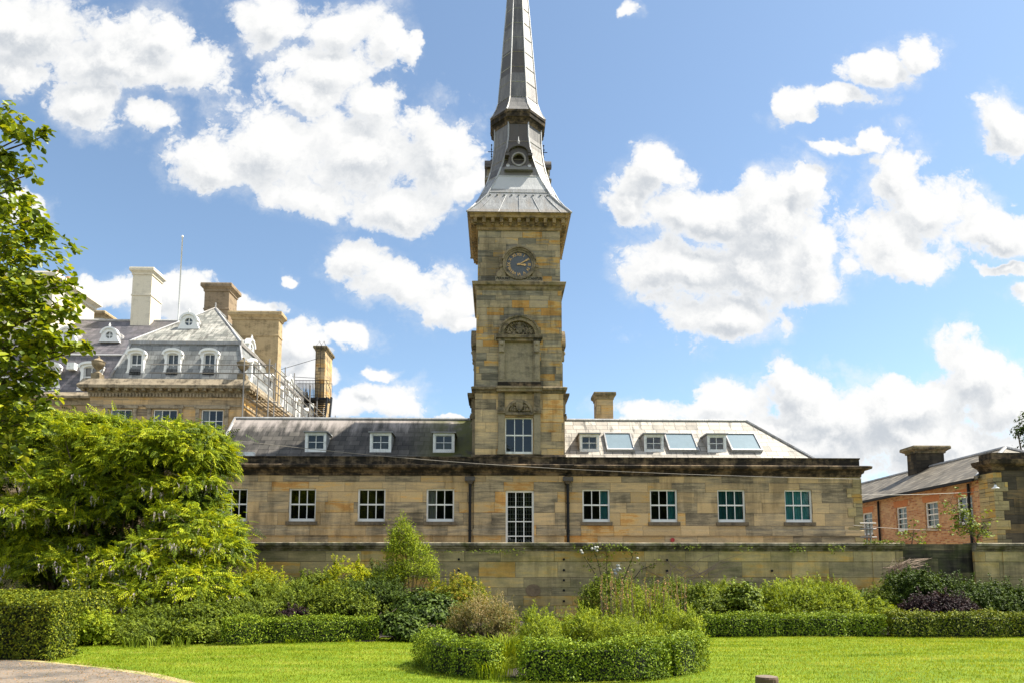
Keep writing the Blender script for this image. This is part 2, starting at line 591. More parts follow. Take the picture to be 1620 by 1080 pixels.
def slate(name, cols, w=0.42, h=0.24, seed=0.0, rough=0.42, vs=1.4, streak=0.4, pale=(0.5, 0.47, 0.44), moss=None, spec=0.6, top=None, black=0.6):
    m, T, bs, out = new_mat(name)
    pos = T.n('ShaderNodeNewGeometry').outputs['Position']
    rid, rid2, d, u, v = blocks(T, pos, w, h, 0.08, seed, vs)
    col = T.ramp(rid, cols)
    n2 = T.noise(pos, 9.0, 6, 0.7)
    col = T.v('SCALE', col, scale=T.m('MULTIPLY', T.m('MULTIPLY_ADD', n2, 0.8, 0.6), T.smooth(d, 0.0, 0.03, 0.28, 1.0)))
    st = T.noise(T.xyz(T.m('MULTIPLY', u, 2.4), T.m('MULTIPLY', v, 0.35), seed), 1.0, 6, 0.68)
    st2 = T.noise(pos, 0.8, 5, 0.6)
    sk_ = T.smooth(T.m('ADD', T.m('MULTIPLY', st, 0.6), T.m('MULTIPLY', st2, 0.4)), 0.47, 0.62, 0.0, streak)
    if top:    # paler streaks towards the ridge
        zz_ = T.m('ADD', T.sep(pos)[2], T.m('MULTIPLY', T.m('SUBTRACT', st, 0.5), 3.0))
        sk_ = T.m('MAXIMUM', T.m('MULTIPLY', sk_, 0.35), T.smooth(zz_, top[0], top[1], 0.0, 0.75))
    col = T.mix(sk_, col, pale)
    st3 = T.noise(T.xyz(T.m('MULTIPLY', u, 3.1), T.m('MULTIPLY', v, 0.5), seed + 4), 1.0, 6, 0.7)
    col = T.mix(T.smooth(st3, 0.52, 0.66, 0.0, black), col, (0.06, 0.055, 0.045))
    if moss:
        mk = T.m('MULTIPLY', T.smooth(T.sep(pos)[0], moss[0], moss[1]), T.smooth(T.noise(pos, 1.6, 5, 0.6), 0.25, 0.55, 0.0, 0.95))
        mk = T.m('MULTIPLY', mk, T.smooth(T.sep(pos)[0], moss[2] + 0.1, moss[2] - 0.1))
        col = T.mix(mk, col, (0.075, 0.08, 0.015))
    T.put(bs.inputs['Base Color'], col)
    T.put(bs.inputs['Roughness'], T.m('MULTIPLY_ADD', n2, 0.25, rough - 0.1))
    bs.inputs['Specular IOR Level'].default_value = spec
    p = T.m('FRACT', T.m('DIVIDE', v, h))
    hgt = T.m('ADD', T.m('MULTIPLY', T.m('SUBTRACT', 1.0, p), 0.6), T.m('ADD', T.m('MULTIPLY', rid2, 0.6), T.m('MULTIPLY', n2, 0.3)))
    T.put(bs.inputs['Normal'], T.bump(hgt, 0.6, 0.02))
    return m


def brick(name):
    m, T, bs, out = new_mat(name)
    pos = T.n('ShaderNodeNewGeometry').outputs['Position']
    rid, rid2, d, u, v = blocks(T, pos, 0.225, 0.085, 0.03, 2.0)
    col = T.ramp(rid, [(0, (0.30, 0.11, 0.04)), (0.35, (0.42, 0.185, 0.075)), (0.7, (0.52, 0.265, 0.115)), (1, (0.54, 0.34, 0.15))])
    big = T.noise(pos, 0.7, 5, 0.6)
    col = T.mix(T.smooth(big, 0.45, 0.7, 0, 0.55), col, (0.50, 0.32, 0.16))
    col = T.mix(T.smooth(d, 0.004, 0.012, 0.8, 0.0), col, (0.42, 0.33, 0.24))
    n2 = T.noise(pos, 12, 5, 0.7)
    col = T.v('SCALE', col, scale=T.m('MULTIPLY_ADD', n2, 0.7, 0.65))
    T.put(bs.inputs['Base Color'], col)
    bs.inputs['Roughness'].default_value = 0.9
    T.put(bs.inputs['Normal'], T.bump(T.m('ADD', T.smooth(d, 0, 0.012), n2), 0.5, 0.01))
    return m


def lead(name, base=(0.062, 0.058, 0.055), rough=0.45):
    m, T, bs, out = new_mat(name)
    pos = T.n('ShaderNodeNewGeometry').outputs['Position']
    nrm = T.n('ShaderNodeNewGeometry').outputs['Normal']
    cell = T.wn(T.xyz(T.m('FLOOR', T.m('MULTIPLY', T.sep(pos)[2], 0.78)), T.m('ROUND', T.m('MULTIPLY', T.sep(nrm)[0], 2.6)), 1.0))
    n1 = T.noise(T.v('MULTIPLY', pos, (1.6, 1.6, 0.5)), 1.2, 7, 0.68)
    n2 = T.noise(T.v('MULTIPLY', pos, (6.0, 6.0, 0.8)), 1.0, 6, 0.7)
    mixf = T.m('ADD', T.m('MULTIPLY', cell, 0.55), T.m('MULTIPLY', T.m('SUBTRACT', T.m('ADD', n1, n2), .18), 0.50))
    col = T.ramp(mixf, [(0.2, tuple(c * 0.55 for c in base)), (0.45, tuple(c * f for c, f in zip(base, (1.1, .95, .8)))), (0.62, base), (0.85, tuple(min(c * 2.6, .4) for c in base))])
    T.put(bs.inputs['Base Color'], col)
    bs.inputs['Metallic'].default_value = 0.12
    T.put(bs.inputs['Roughness'], T.m('MULTIPLY_ADD', n1, 0.3, rough - 0.08))
    T.put(bs.inputs['Normal'], T.bump(T.m('ADD', n1, n2), 0.5, 0.03))
    return m


def glass_mat():
    m, T, bs, out = new_mat('window_glass')
    T.t.nodes.remove(bs)
    tr = T.n('ShaderNodeBsdfTransparent')
    tr.inputs[0].default_value = (0.75, 0.8, 0.8, 1)
    gl = T.n('ShaderNodeBsdfGlossy')
    gl.inputs['Roughness'].default_value = 0.03
    pos = T.n('ShaderNodeNewGeometry').outputs['Position']
    T.put(gl.inputs['Normal'], T.bump(T.noise(pos, 1.8, 2, 0.5), 0.25, 0.03))
    fr = T.n('ShaderNodeFresnel')
    fr.inputs[0].default_value = 1.55
    f = T.m('MULTIPLY_ADD', fr.outputs[0], 1.1, 0.01, clamp=True)
    ms = T.n('ShaderNodeMixShader')
    T.put(ms.inputs[0], f)
    T.t.links.new(tr.outputs[0], ms.inputs[1])
    T.t.links.new(gl.outputs[0], ms.inputs[2])
    T.t.links.new(ms.outputs[0], out.inputs[0])
    return m


def curtain_mat(name, col):
    m, T, bs, out = new_mat(name)
    pos = T.n('ShaderNodeNewGeometry').outputs['Position']
    f = T.noise(T.v('MULTIPLY', pos, (14, 14, 0.2)), 1.0, 3, 0.5)
    T.put(bs.inputs['Base Color'], T.v('SCALE', col, scale=T.m('MULTIPLY_ADD', f, 1.2, 0.4)))
    bs.inputs['Roughness'].default_value = 0.9
    return m


def leaf_mat(name, stops, trans=0.38, rough=0.6, spec=0.18):
    m, T, bs, out = new_mat(name)
    a = T.n('ShaderNodeAttribute')
    a.attribute_name = 'tint'
    pos = T.n('ShaderNodeNewGeometry').outputs['Position']
    f = T.m('ADD', T.m('MULTIPLY', a.outputs['Fac'], 0.7), T.m('MULTIPLY', T.noise(pos, 1.4, 3, 0.6), 0.5))
    f = T.m('SUBTRACT', f, 0.1)
    col = T.ramp(f, stops)
    T.put(bs.inputs['Base Color'], col)
    bs.inputs['Roughness'].default_value = rough
    bs.inputs['Specular IOR Level'].default_value = spec
    tl = T.n('ShaderNodeBsdfTranslucent')
    T.put(tl.inputs[0], T.v('MULTIPLY', col, (1.5, 1.35, 0.6)))
    ms = T.n('ShaderNodeMixShader')
    ms.inputs[0].default_value = trans
    T.t.links.new(bs.outputs[0], ms.inputs[1])
    T.t.links.new(tl.outputs[0], ms.inputs[2])
    T.t.links.new(ms.outputs[0], out.inputs[0])
    return m


M_facade = stone('facade_sandstone', OCHRE, 1.45, 0.43, 1.0, 0.38, joint=0.013, gain=0.98, grad=(2.0, 17.0))
M_tower = stone('tower_sandstone', TOWER, 0.85, 0.30, 5.0, 0.45, joint=0.013, gain=1.02)
M_towerlow = stone('tower_base_sandstone', OCHRE, 1.2, 0.42, 6.0, 0.45, joint=0.014, gain=0.95)
M_garden = stone('garden_wall_sandstone', GREYS, 1.6, 0.42, 9.0, 0.32, moss=0.36, joint=0.014, gain=1.3)
M_darkwall = stone('blackened_wall_stone', [(0, (0.018, 0.016, 0.012)), (0.5, (0.05, 0.045, 0.032)), (.8, (0.12, 0.10, 0.06)), (1, (0.20, 0.16, 0.09))], 1.2, 0.42, 3.0, 0.7, moss=0.35)
M_mansion = stone('mansion_sandstone', [(0.0, (0.20, 0.16, 0.11)), (0.3, (0.33, 0.24, 0.14)), (0.6, (0.42, 0.30, 0.17)), (0.9, (0.47, 0.31, 0.15)), (1.0, (0.50, 0.30, 0.10))], 1.9, 0.55, 7.0, 0.35, gain=1.1)
M_pavilion = stone('pavilion_stone', [(0.0, (0.035, 0.03, 0.022)), (0.4, (0.065, 0.052, 0.036)), (0.8, (0.11, 0.085, 0.05)), (1.0, (0.17, 0.115, 0.055))], 1.1, 0.43, 8.0, 0.5)
M_quoin = stone('quoin_stone', GREYS, 0.8, 0.43, 4.0, 0.3)
M_crust = weathered('blackened_cornice_stone', (0.19, 0.135, 0.08), (0.02, 0.016, 0.012), 0.80)
M_band = weathered('weathered_band_stone', (0.26, 0.20, 0.12), (0.045, 0.04, 0.032), 0.55, 3.0, moss=0.35)
M_carved = weathered('carved_stone', (0.24, 0.19, 0.12), (0.05, 0.045, 0.035), 0.5, 7.0)
M_dress = weathered('dressed_stone', (0.27, 0.225, 0.15), (0.11, 0.095, 0.07), 0.4, 12.0)
M_yellow = weathered('ochre_dressed_stone', (0.32, 0.22, 0.105), (0.085, 0.065, 0.04), 0.5, 17.0)
M_sill = weathered('sill_stone', (0.17, 0.135, 0.09), (0.06, 0.05, 0.04), 0.5, 9.0)
M_coping = weathered('coping_stone', (0.30, 0.26, 0.19), (0.05, 0.047, 0.035), 0.6, 21.0, moss=0.6)
M_mcorn = weathered('mansion_cornice_stone', (0.33, 0.27, 0.19), (0.09, 0.075, 0.055), 0.5, 31.0)
M_render = weathered('cream_render', (0.60, 0.54, 0.43), (0.44, 0.39, 0.31), 0.3, 41.0, gain=1.1)
M_chim = weathered('brown_chimney_render', (0.27, 0.20, 0.13), (0.12, 0.09, 0.06), 0.4, 44.0)
M_chimtan = weathered('tan_chimney_render', (0.40, 0.30, 0.17), (0.20, 0.15, 0.085), 0.45, 47.0)
M_white = plain('white_paint', (0.72, 0.72, 0.70), 0.5, var=0.12, bump=0.05)
M_oldwhite = weathered('flaking_white_paint', (0.66, 0.66, 0.64), (0.30, 0.29, 0.27), 0.3, 51.0, gain=1.2)
M_slate = slate('shadow_toned_slate', [(0, (0.028, 0.026, 0.023)), (0.5, (0.05, 0.046, 0.04)), (1, (0.085, 0.077, 0.066))], 0.50, 0.36, 1.0, 0.5, streak=0.35, moss=(-4.6, -1.6, 1.4), top=(8.3, 9.5), pale=(0.40, 0.35, 0.32), spec=.2)  # darkened copy of the slate, with tower shadow put into its colour
M_slate_r = slate('glare_toned_slate', [(0, (0.20, 0.18, 0.15)), (0.5, (0.29, 0.26, 0.22)), (1, (0.38, 0.35, 0.30))], 0.56, 0.36, 2.0, 0.6, streak=0.3, pale=(0.45, 0.42, 0.36), spec=.4, black=.85)  # same slate made paler, with sun glare put into its colour
M_purple = slate('purple_slate', [(0, (0.055, 0.052, 0.058)), (0.5, (0.085, 0.078, 0.086)), (1, (0.125, 0.11, 0.12))], 0.5, 0.36, 3.0, 0.5, streak=0.06)
M_hips = slate('mossy_hip_slate', [(0, (0.13, 0.13, 0.115)), (0.5, (0.20, 0.20, 0.175)), (1, (0.28, 0.27, 0.24))], 0.5, 0.4, 4.0, 0.5, streak=0.8, pale=(0.44, 0.42, 0.37), black=.85, spec=.35)
M_mans = slate('grey_mansard_slate', [(0, (0.10, 0.105, 0.10)), (0.5, (0.16, 0.165, 0.16)), (1, (0.23, 0.235, 0.225))], 0.7, 0.42, 5.0, 0.5, streak=0.15, vs=1.1)
M_brickroof = slate('old_brown_slate', [(0, (0.07, 0.06, 0.045)), (0.5, (0.115, 0.098, 0.076)), (1, (0.18, 0.155, 0.12))], 0.4, 0.25, 6.0, 0.6, streak=0.3, pale=(0.3, 0.27, 0.22), spec=.25)
M_brick = brick('orange_brick')
M_lead = lead('lead_sheet')
M_skirt = lead('pale_lead_sheet', (0.20, 0.203, 0.207), 0.5)
M_flash = lead('lead_flashing', (0.22, 0.225, 0.235), 0.5)
M_glass = glass_mat()
M_dark = plain('dark_interior', (0.010, 0.010, 0.010), 0.9, bump=0)
M_room = plain('dim_room', (0.03, 0.028, 0.025), 0.9, bump=0)
M_iron = plain('black_iron', (0.012, 0.012, 0.013), 0.6, var=0.3, spec=0.2)
M_pipe = plain('grey_steel_tube', (0.22, 0.205, 0.19), 0.5, 0.4, var=0.3)
M_board = plain('scaffold_board_wood', (0.40, 0.31, 0.20), 0.8, var=0.3, scale=3)
M_teal = curtain_mat('teal_curtain', (0.13, 0.46, 0.50))
M_dteal = curtain_mat('dark_teal_blind', (0.03, 0.15, 0.17))
M_cream = curtain_mat('white_curtain', (0.5, 0.48, 0.45))
M_gold = plain('gold_leaf', (0.55, 0.34, 0.13), 0.5, 0.2, var=0.25, scale=30)
M_blue = plain('blue_clock_dial', (0.070, 0.076, 0.085), 0.5, var=0.5, scale=9)
M_red = plain('red_enamel', (0.35, 0.03, 0.03), 0.4)
M_wire = plain('pale_cable', (0.20, 0.18, 0.15), 0.6, bump=0)
M_bark = plain('bark', (0.085, 0.065, 0.045), 0.95, var=0.4, scale=12, bump=0.6)
M_twig = plain('dry_twig', (0.26, 0.19, 0.14), 0.9, var=0.3, scale=12)
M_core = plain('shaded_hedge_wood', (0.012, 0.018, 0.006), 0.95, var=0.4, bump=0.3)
M_post = plain('weathered_post_wood', (0.11, 0.07, 0.045), 0.9, var=0.45, scale=18, bump=0.5)
M_grime = plain('blackened_lettering', (0.02, 0.018, 0.016), 0.9, bump=0)


# ------------------------------------------------------------------ shared builders
def window(parent, x0, x1, z0, z1, y, cols, rows, M=None, fr=0.068, mun=0.034, recess=0.10, sill=None, curtain=None, mat=None, rail=True, name='window', bars=False):
    mat = mat or M_white
    yy = y + recess
    b = MB(M)
    b.box(x0, x0 + fr, yy, yy + 0.09, z0, z1)
    b.box(x1 - fr, x1, yy, yy + 0.09, z0, z1)
    b.box(x0 + fr, x1 - fr, yy, yy + 0.09, z1 - fr, z1)
    b.box(x0 + fr, x1 - fr, yy - 0.02, yy + 0.09, z0, z0 + fr * 1.9)
    a0, a1, c0, c1 = x0 + fr, x1 - fr, z0 + fr * 1.9, z1 - fr
    for i in range(1, cols):
        x = a0 + (a1 - a0) * i / cols
        b.box(x - mun / 2, x + mun / 2, yy + 0.03, yy + 0.07, c0, c1)
    for i in range(1, rows):
        z = c0 + (c1 - c0) * i / rows
        t = mun * (0.95 if rail and i == rows // 2 else 0.5)
        b.box(a0, a1, yy + 0.025, yy + 0.075, z - t, z + t)
    w_ = obj(name, b, mat, parent)
    g = MB(M).face((a0, yy + 0.052, c0), (a1, yy + 0.052, c0), (a1, yy + 0.052, c1), (a0, yy + 0.052, c1))
    obj('pane', g, M_glass, w_)
    if sill:
        sb = MB(M).box(x0 - 0.09, x1 + 0.09, y - 0.07, y + recess - 0.022, z0 - 0.155, z0 - 0.003)
        obj('sill', sb, sill, w_)
    if curtain:
        cm, f0, f1 = curtain
        cb = MB(M)
        n = 26
        p0 = a0 + (a1 - a0) * f0
        wd = (a1 - a0) * (f1 - f0)
        pts = [(p0 + wd * i / n, yy + 0.17 + 0.03 * math.sin(i * 1.9)) for i in range(n + 1)]
        for (xa, ya), (xb, yb) in zip(pts, pts[1:]):
            cb.face((xa, ya, c0 - 0.05), (xb, yb, c0 - 0.05), (xb, yb, c1 + 0.05), (xa, ya, c1 + 0.05))
        obj('curtain', cb, cm, w_)
    if bars:
        gb = MB(M)
        for i in range(1, cols * 3):
            if i % 3:
                x = a0 + (a1 - a0) * i / (cols * 3)
                gb.box(x - 0.009, x + 0.009, yy + 0.13, yy + 0.15, c0, c1)
        k = int((c1 - c0) / 0.18)
        for i in range(1, k):
            z = c0 + (c1 - c0) * i / k
            gb.box(a0, a1, yy + 0.152, yy + 0.17, z - 0.009, z + 0.009)
        obj('security_grille', gb, M_pipe, w_)
    return w_


def cap_profile(z0, z1, out, base=0.0):
    h = z1 - z0
    return [(base, z0), (base + out * 0.25, z0), (base + out * 0.3, z0 + h * 0.25), (base + out * 0.85, z0 + h * 0.5), (base + out, z0 + h * 0.55), (base + out, z0 + h * 0.85), (base + out * 0.9, z1), (base - 0.15, z1), (base - 0.15, z0)]


def rect(x0, x1, y0, y1):
    return [(x0, y0), (x1, y0), (x1, y1), (x0, y1)]


def chimney(parent, x0, x1, y0, y1, zb, zt, mat, capmat, out=0.16, cap=0.35, band=None, label=None, name='chimney'):
    c = MB().box(x0, x1, y0, y1, zb, zt - cap * 0.5)
    if band:
        c.sweep([(0, band), (0.05, band), (0.05, band + 0.12), (0, band + 0.16)], rect(x0, x1, y0, y1))
    o = obj(name, c, mat, parent, label=label)
    k = MB().sweep(cap_profile(zt - cap, zt, out), rect(x0, x1, y0, y1))
    k.box(x0 + 0.12, x1 - 0.12, y0 + 0.12, y1 - 0.12, zt - 0.2, zt + 0.06)
    obj('cap', k, capmat, o)
    return o


X = lambda px, py, Y: pt(px, py, Y).x
Z = lambda py, Y, px=821: pt(px, py, Y).z

# ------------------------------------------------------------------ ground
lawn = MB()
nx, ny = 90, 90
gx = np.linspace(-26, 34, 74)
gy = np.concatenate([np.linspace(-9, 0, 6), np.linspace(2, 26, 50)])
vs = [(float(x), float(y), 0.015 * math.sin(x * 0.9 + 1.3 * math.sin(y * 0.7)) * (1 if 2 < y < 20 else 0) - 0.02) for y in gy for x in gx]
m_, n_ = len(gy), len(gx)
lawn.add(vs, [(j * n_ + i, j * n_ + i + 1, (j + 1) * n_ + i + 1, (j + 1) * n_ + i) for j in range(m_ - 1) for i in range(n_ - 1)])
mg, T, bs, out = new_mat('lawn_grass')
pos = T.n('ShaderNodeNewGeometry').outputs['Position']
n1 = T.noise(T.v('MULTIPLY', pos, (0.55, 1.3, 1)), 1.0, 5, 0.65)
n2 = T.noise(pos, 30.0, 5, 0.7)
n3 = T.noise(T.v('MULTIPLY', pos, (0.9, 2.6, 1)), 1.0, 4, 0.6)
col = T.ramp(T.m('ADD', T.m('MULTIPLY', n1, 0.55), T.m('MULTIPLY', n3, 0.45)), [(0.3, (0.08, 0.14, 0.006)), (0.48, (0.13, 0.205, 0.008)), (0.58, (0.19, 0.255, 0.015)), (0.72, (0.33, 0.33, 0.07))])
T.put(bs.inputs['Base Color'], T.v('SCALE', col, scale=T.m('MULTIPLY_ADD', n2, 1.0, 0.5)))
bs.inputs['Roughness'].default_value = 0.8
bs.inputs['Specular IOR Level'].default_value = 0.2
T.put(bs.inputs['Normal'], T.bump(n2, 0.9, 0.05))
lo = obj('lawn', lawn, mg, smooth=True)
tag(lo, 'bright mown lawn in front of the planted bed', kind='structure')

mfar = plain('dull_parkland', (0.15, 0.14, 0.09), 0.95, var=.3, scale=.2, bump=0)
tag(obj('ground', MB().face((-900, -400, -.06), (900, -400, -.06), (900, 1500, -.06), (-900, 1500, -.06)), mfar), 'open ground round the house', kind='structure')


def sheet(name, pts, z, mat, label):
    b = MB().face(*[(p[0], p[1], z) for p in pts])
    o = obj(name, b, mat)
    return tag(o, label, kind='structure')


def g2(px, py):
    p = gp(px, py)
    return (p.x, p.y)


mdr, T, bs, out = new_mat('worn_asphalt')
pos = T.n('ShaderNodeNewGeometry').outputs['Position']
n1 = T.noise(pos, 28.0, 7, 0.75)
n2 = T.noise(pos, 1.3, 6, 0.65)
col = T.mix(T.smooth(n2, 0.38, 0.60), (0.085, 0.075, 0.065), (0.19, 0.15, 0.115))
col = T.mix(T.smooth(n1, 0.60, 0.66), col, (0.32, 0.22, 0.12))
T.put(bs.inputs['Base Color'], T.v('SCALE', col, scale=T.m('MULTIPLY_ADD', n1, 0.8, 0.6)))
bs.inputs['Roughness'].default_value = 0.9
T.put(bs.inputs['Normal'], T.bump(n1, 0.5, 0.01))
edge = [(-90, 1036), (0, 1043), (70, 1048), (150, 1056), (230, 1068), (300, 1084), (380, 1112), (420, 1150), (430, 1230)]
ep = [Vector(g2(*e)) for e in edge]
sheet('driveway', [tuple(p) for p in ep] + [(-2.5, -20), (-60, -20), (-60, ep[0].y - 0.3)], 0.012, mdr, 'tarmac driveway at the lawn edge')
mdry, T, bs, out = new_mat('dry_verge')
pos = T.n('ShaderNodeNewGeometry').outputs['Position']
n1 = T.noise(pos, 22.0, 5, 0.7)
n2 = T.noise(pos, 2.2, 4, 0.6)
T.put(bs.inputs['Base Color'], T.mix(T.smooth(T.m('ADD', T.m('MULTIPLY', n1, 0.5), T.m('MULTIPLY', n2, 0.5)), 0.4, 0.6), (0.36, 0.29, 0.15), (0.17, 0.20, 0.04)))
bs.inputs['Roughness'].default_value = 0.95
T.put(bs.inputs['Normal'], T.bump(n1, 0.6, 0.02))
vin = [tuple(p) for p in ep]
vout = [(p.x + 0.05 + 0.04 * math.sin(i * 2.1), p.y + 0.16 + 0.07 * math.sin(i * 1.7)) for i, p in enumerate(ep)]
vb = MB()
for i in range(len(vin) - 1):
    vb.face((*vin[i], 0.008), (*vin[i + 1], 0.008), (*vout[i + 1], 0.008), (*vout[i], 0.008))
tag(obj('verge', vb, mdry), 'strip of dry grass along the driveway', kind='structure')
msoil = plain('dark_soil', (0.035, 0.026, 0.018), 0.95, var=0.4, scale=8, bump=0.6)
sheet('flower_bed', [(-19, 17.6), (-3, 17.4), (-3, 24.9), (-19, 24.9)], 0.006, msoil, 'soil bed along the foot of the garden wall')
sheet('border', [(-3, 18.6), (26, 19.2), (26, 24.9), (-3, 24.9)], 0.006, msoil, 'soil border along the foot of the garden wall')
mcourt = plain('courtyard_gravel', (0.24, 0.21, 0.16), 0.95, var=0.3, scale=5, bump=0.3)
court = MB().box(-18, 21.4, 25.45, 70, -0.1, 0.02)
tag(obj('courtyard', court, mcourt), 'gravel courtyard behind the garden wall', kind='structure')

# ------------------------------------------------------------------ stable range with slate roof
FY = 30.0
fx0, fx1 = X(300, 800, FY), X(1363, 800, FY)
zc0, zc1, zp0, zp1 = Z(750, FY), Z(736.5, FY), Z(734.5, FY), Z(722, FY)
zw0, zw1 = Z(824.5, FY), Z(772.5, FY)
rng_t = thing('stable_range', "long ochre sandstone range with slate roof and white sash windows behind the garden wall", 'building', ((fx0 + fx1) / 2, 34, 0))
wins_px = [(350, 391, None), (456.5, 499.5, None), (565.5, 609.5, None), (674.5, 718.5, (M_cream, 0.0, 0.34)),
           (921.5, 965, (M_teal, 0.70, 1.0)), (1028.5, 1072, (M_teal, 0.72, 1.0)), (1135.5, 1179.5, (M_dteal, 0.0, 1.0)), (1242, 1285.5, (M_teal, 0.0, 1.0))]
holes = []
for a, b, c in wins_px:
    holes.append((X(a, 800, FY), X(b, 800, FY), zw0, zw1))
cx0, cx1 = X(750, 800, FY - 0.12), X(893.5, 800, FY - 0.12)
dh = (X(800, 810, FY - 0.12), X(845, 810, FY - 0.12), Z(900, FY - 0.12), Z(774.5, FY - 0.12))
DY = 38.0
wl = MB()
wl.wall(fx0, cx0, 0, zc0 + 0.1, FY, [h for h in holes if h[1] < cx0], 0.22)
wl.wall(cx1, fx1, 0, zc0 + 0.1, FY, [h for h in holes if h[0] > cx1], 0.22)
wl.wall(cx0, cx1, 0, zc0 + 0.1, FY - 0.12, [dh], 0.30)
wl.face((cx0, FY, 0), (cx0, FY - 0.12, 0), (cx0, FY - 0.12, zc0 + 0.1), (cx0, FY, zc0 + 0.1))
wl.face((cx1, FY - 0.12, 0), (cx1, FY, 0), (cx1, FY, zc0 + 0.1), (cx1, FY - 0.12, zc0 + 0.1))
wl.face((fx1, FY, 0), (fx1, DY, 0), (fx1, DY, zc0 + 0.1), (fx1, FY, zc0 + 0.1))
wl.face((fx0, DY, 0), (fx0, FY, 0), (fx0, FY, zc0 + 0.1), (fx0, DY, zc0 + 0.1))
wl.face((fx1, DY, 0), (fx0, DY, 0), (fx0, DY, zc0 + 0.1), (fx1, DY, zc0 + 0.1))
obj('wall', wl, M_facade, rng_t)
obj('interior', MB().box(fx0 + 0.3, fx1 - 0.3, FY + 1.3, FY + 1.35, 0.1, zc0), M_dark, rng_t)
path = [(fx0, FY), (cx0, FY), (cx0, FY - 0.12), (cx1, FY - 0.12), (cx1, FY), (fx1, FY), (fx1, DY), (fx0, DY)]
pb = Z(847, FY)
obj('plinth_band', MB().sweep([(0.0, pb), (0.05, pb), (0.05, pb + 0.24), (0.02, pb + 0.29), (0.0, pb + 0.29)], [(fx0, FY), (cx0, FY), (cx0, FY - 0.12), (dh[0], FY - 0.12)], False)
    .sweep([(0.0, pb), (0.05, pb), (0.05, pb + 0.24), (0.02, pb + 0.29), (0.0, pb + 0.29)], [(dh[1], FY - 0.12), (cx1, FY - 0.12), (cx1, FY), (fx1, FY), (fx1, DY)], False), M_facade, rng_t)
hc = zc1 - zc0
obj('cornice', MB().sweep([(-0.1, zc0 - 0.06), (0.04, zc0 - 0.06), (0.05, zc0 + hc * 0.12), (0.12, zc0 + hc * 0.25), (0.14, zc0 + hc * 0.5), (0.28, zc0 + hc * 0.62), (0.36, zc0 + hc * 0.68), (0.38, zc1 - 0.02), (0.32, zc1 + 0.02), (-0.1, zc1 + 0.05)], path), M_crust, rng_t)
obj('parapet', MB().sweep([(-0.45, zc1), (0.0, zc1), (0.0, zp1 - 0.07), (0.03, zp1 - 0.05), (0.03, zp1), (-0.45, zp1)], path), M_crust, rng_t)
q = MB()
k = 0
zz = 2.0
while zz < zc0 - 0.1:
    wq = 0.62 if k % 2 else 0.36
    q.box(fx1 - wq, fx1 + 0.03, FY - 0.03, FY + (0.36 if k % 2 else 0.62), zz + 0.012, min(zz + 0.42, zc0 - 0.08))
    zz += 0.43
    k += 1
obj('quoin', q, M_quoin, rng_t)
for h, (a, b, c) in zip(holes, wins_px):
    window(rng_t, h[0], h[1], h[2], h[3], FY, 3, 2, sill=M_sill, curtain=c)
window(rng_t, dh[0], dh[1], dh[2], dh[3], FY - 0.12, 3, 5, fr=0.09, mun=0.04, name='casement_door', bars=True, rail=False)
# roof
RY0, RYR, RY1 = FY + 0.35, 34.0, 37.65
zr = Z(664, RYR)
ze = zr - (RYR - RY0) * 1.0
rl, rr = X(372, 664, RYR), X(1180, 664, RYR)
run = RYR - RY0
tcx = (X(751.3, 690, FY) + X(891.5, 690, FY)) / 2
ta1 = (X(891.5, 690, FY) - X(751.3, 690, FY)) / 2
el, er = fx0 + 0.3, rr + run


def roofmesh(xa, xb, ea, eb, lo_=True):
    r = MB()
    r.face((ea, RY0, ze), (eb, RY0, ze), (xb, RYR, zr), (xa, RYR, zr))
    r.face((eb, RY1, ze), (ea, RY1, ze), (xa, RYR, zr), (xb, RYR, zr))
    return r


lf = roofmesh(rl, tcx, el, tcx)
lf.face((el, RY1, ze), (el, RY0, ze), (rl, RYR, zr))
obj('roof', lf, M_slate, rng_t, label='mossy slate slope left of the tower, coloured dark for its shadow')
rf = roofmesh(tcx, rr, tcx, er)
rf.face((er, RY0, ze), (er, RY1, ze), (rr, RYR, zr))
obj('roof', rf, M_slate_r, rng_t, label='slate slope right of the tower, coloured pale for sun glare')
rd = MB()
rd.tube([(rl, RYR, zr + 0.03), (rr, RYR, zr + 0.03)], 0.075, 6)
rd.tube([(rr, RYR, zr + 0.03), (er, RY0, ze + 0.03)], 0.07, 6)
rd.tube([(rl, RYR, zr + 0.03), (el, RY0, ze + 0.03)], 0.07, 6)
rd.tube([(rr, RYR, zr + 0.03), (er, RY1, ze + 0.03)], 0.07, 6)
obj('ridge_roll', rd, M_flash, rng_t)


def roof_z(y):
    return ze + (y - RY0)


def yroof(py, px=821):
    a, b = RY0, RYR
    for _ in range(30):
        m = (a + b) / 2
        if Z(py, m, px) > roof_z(m):    # sight line passes above the slope: the meeting point is further back
            a = m
        else:
            b = m
    return (a + b) / 2


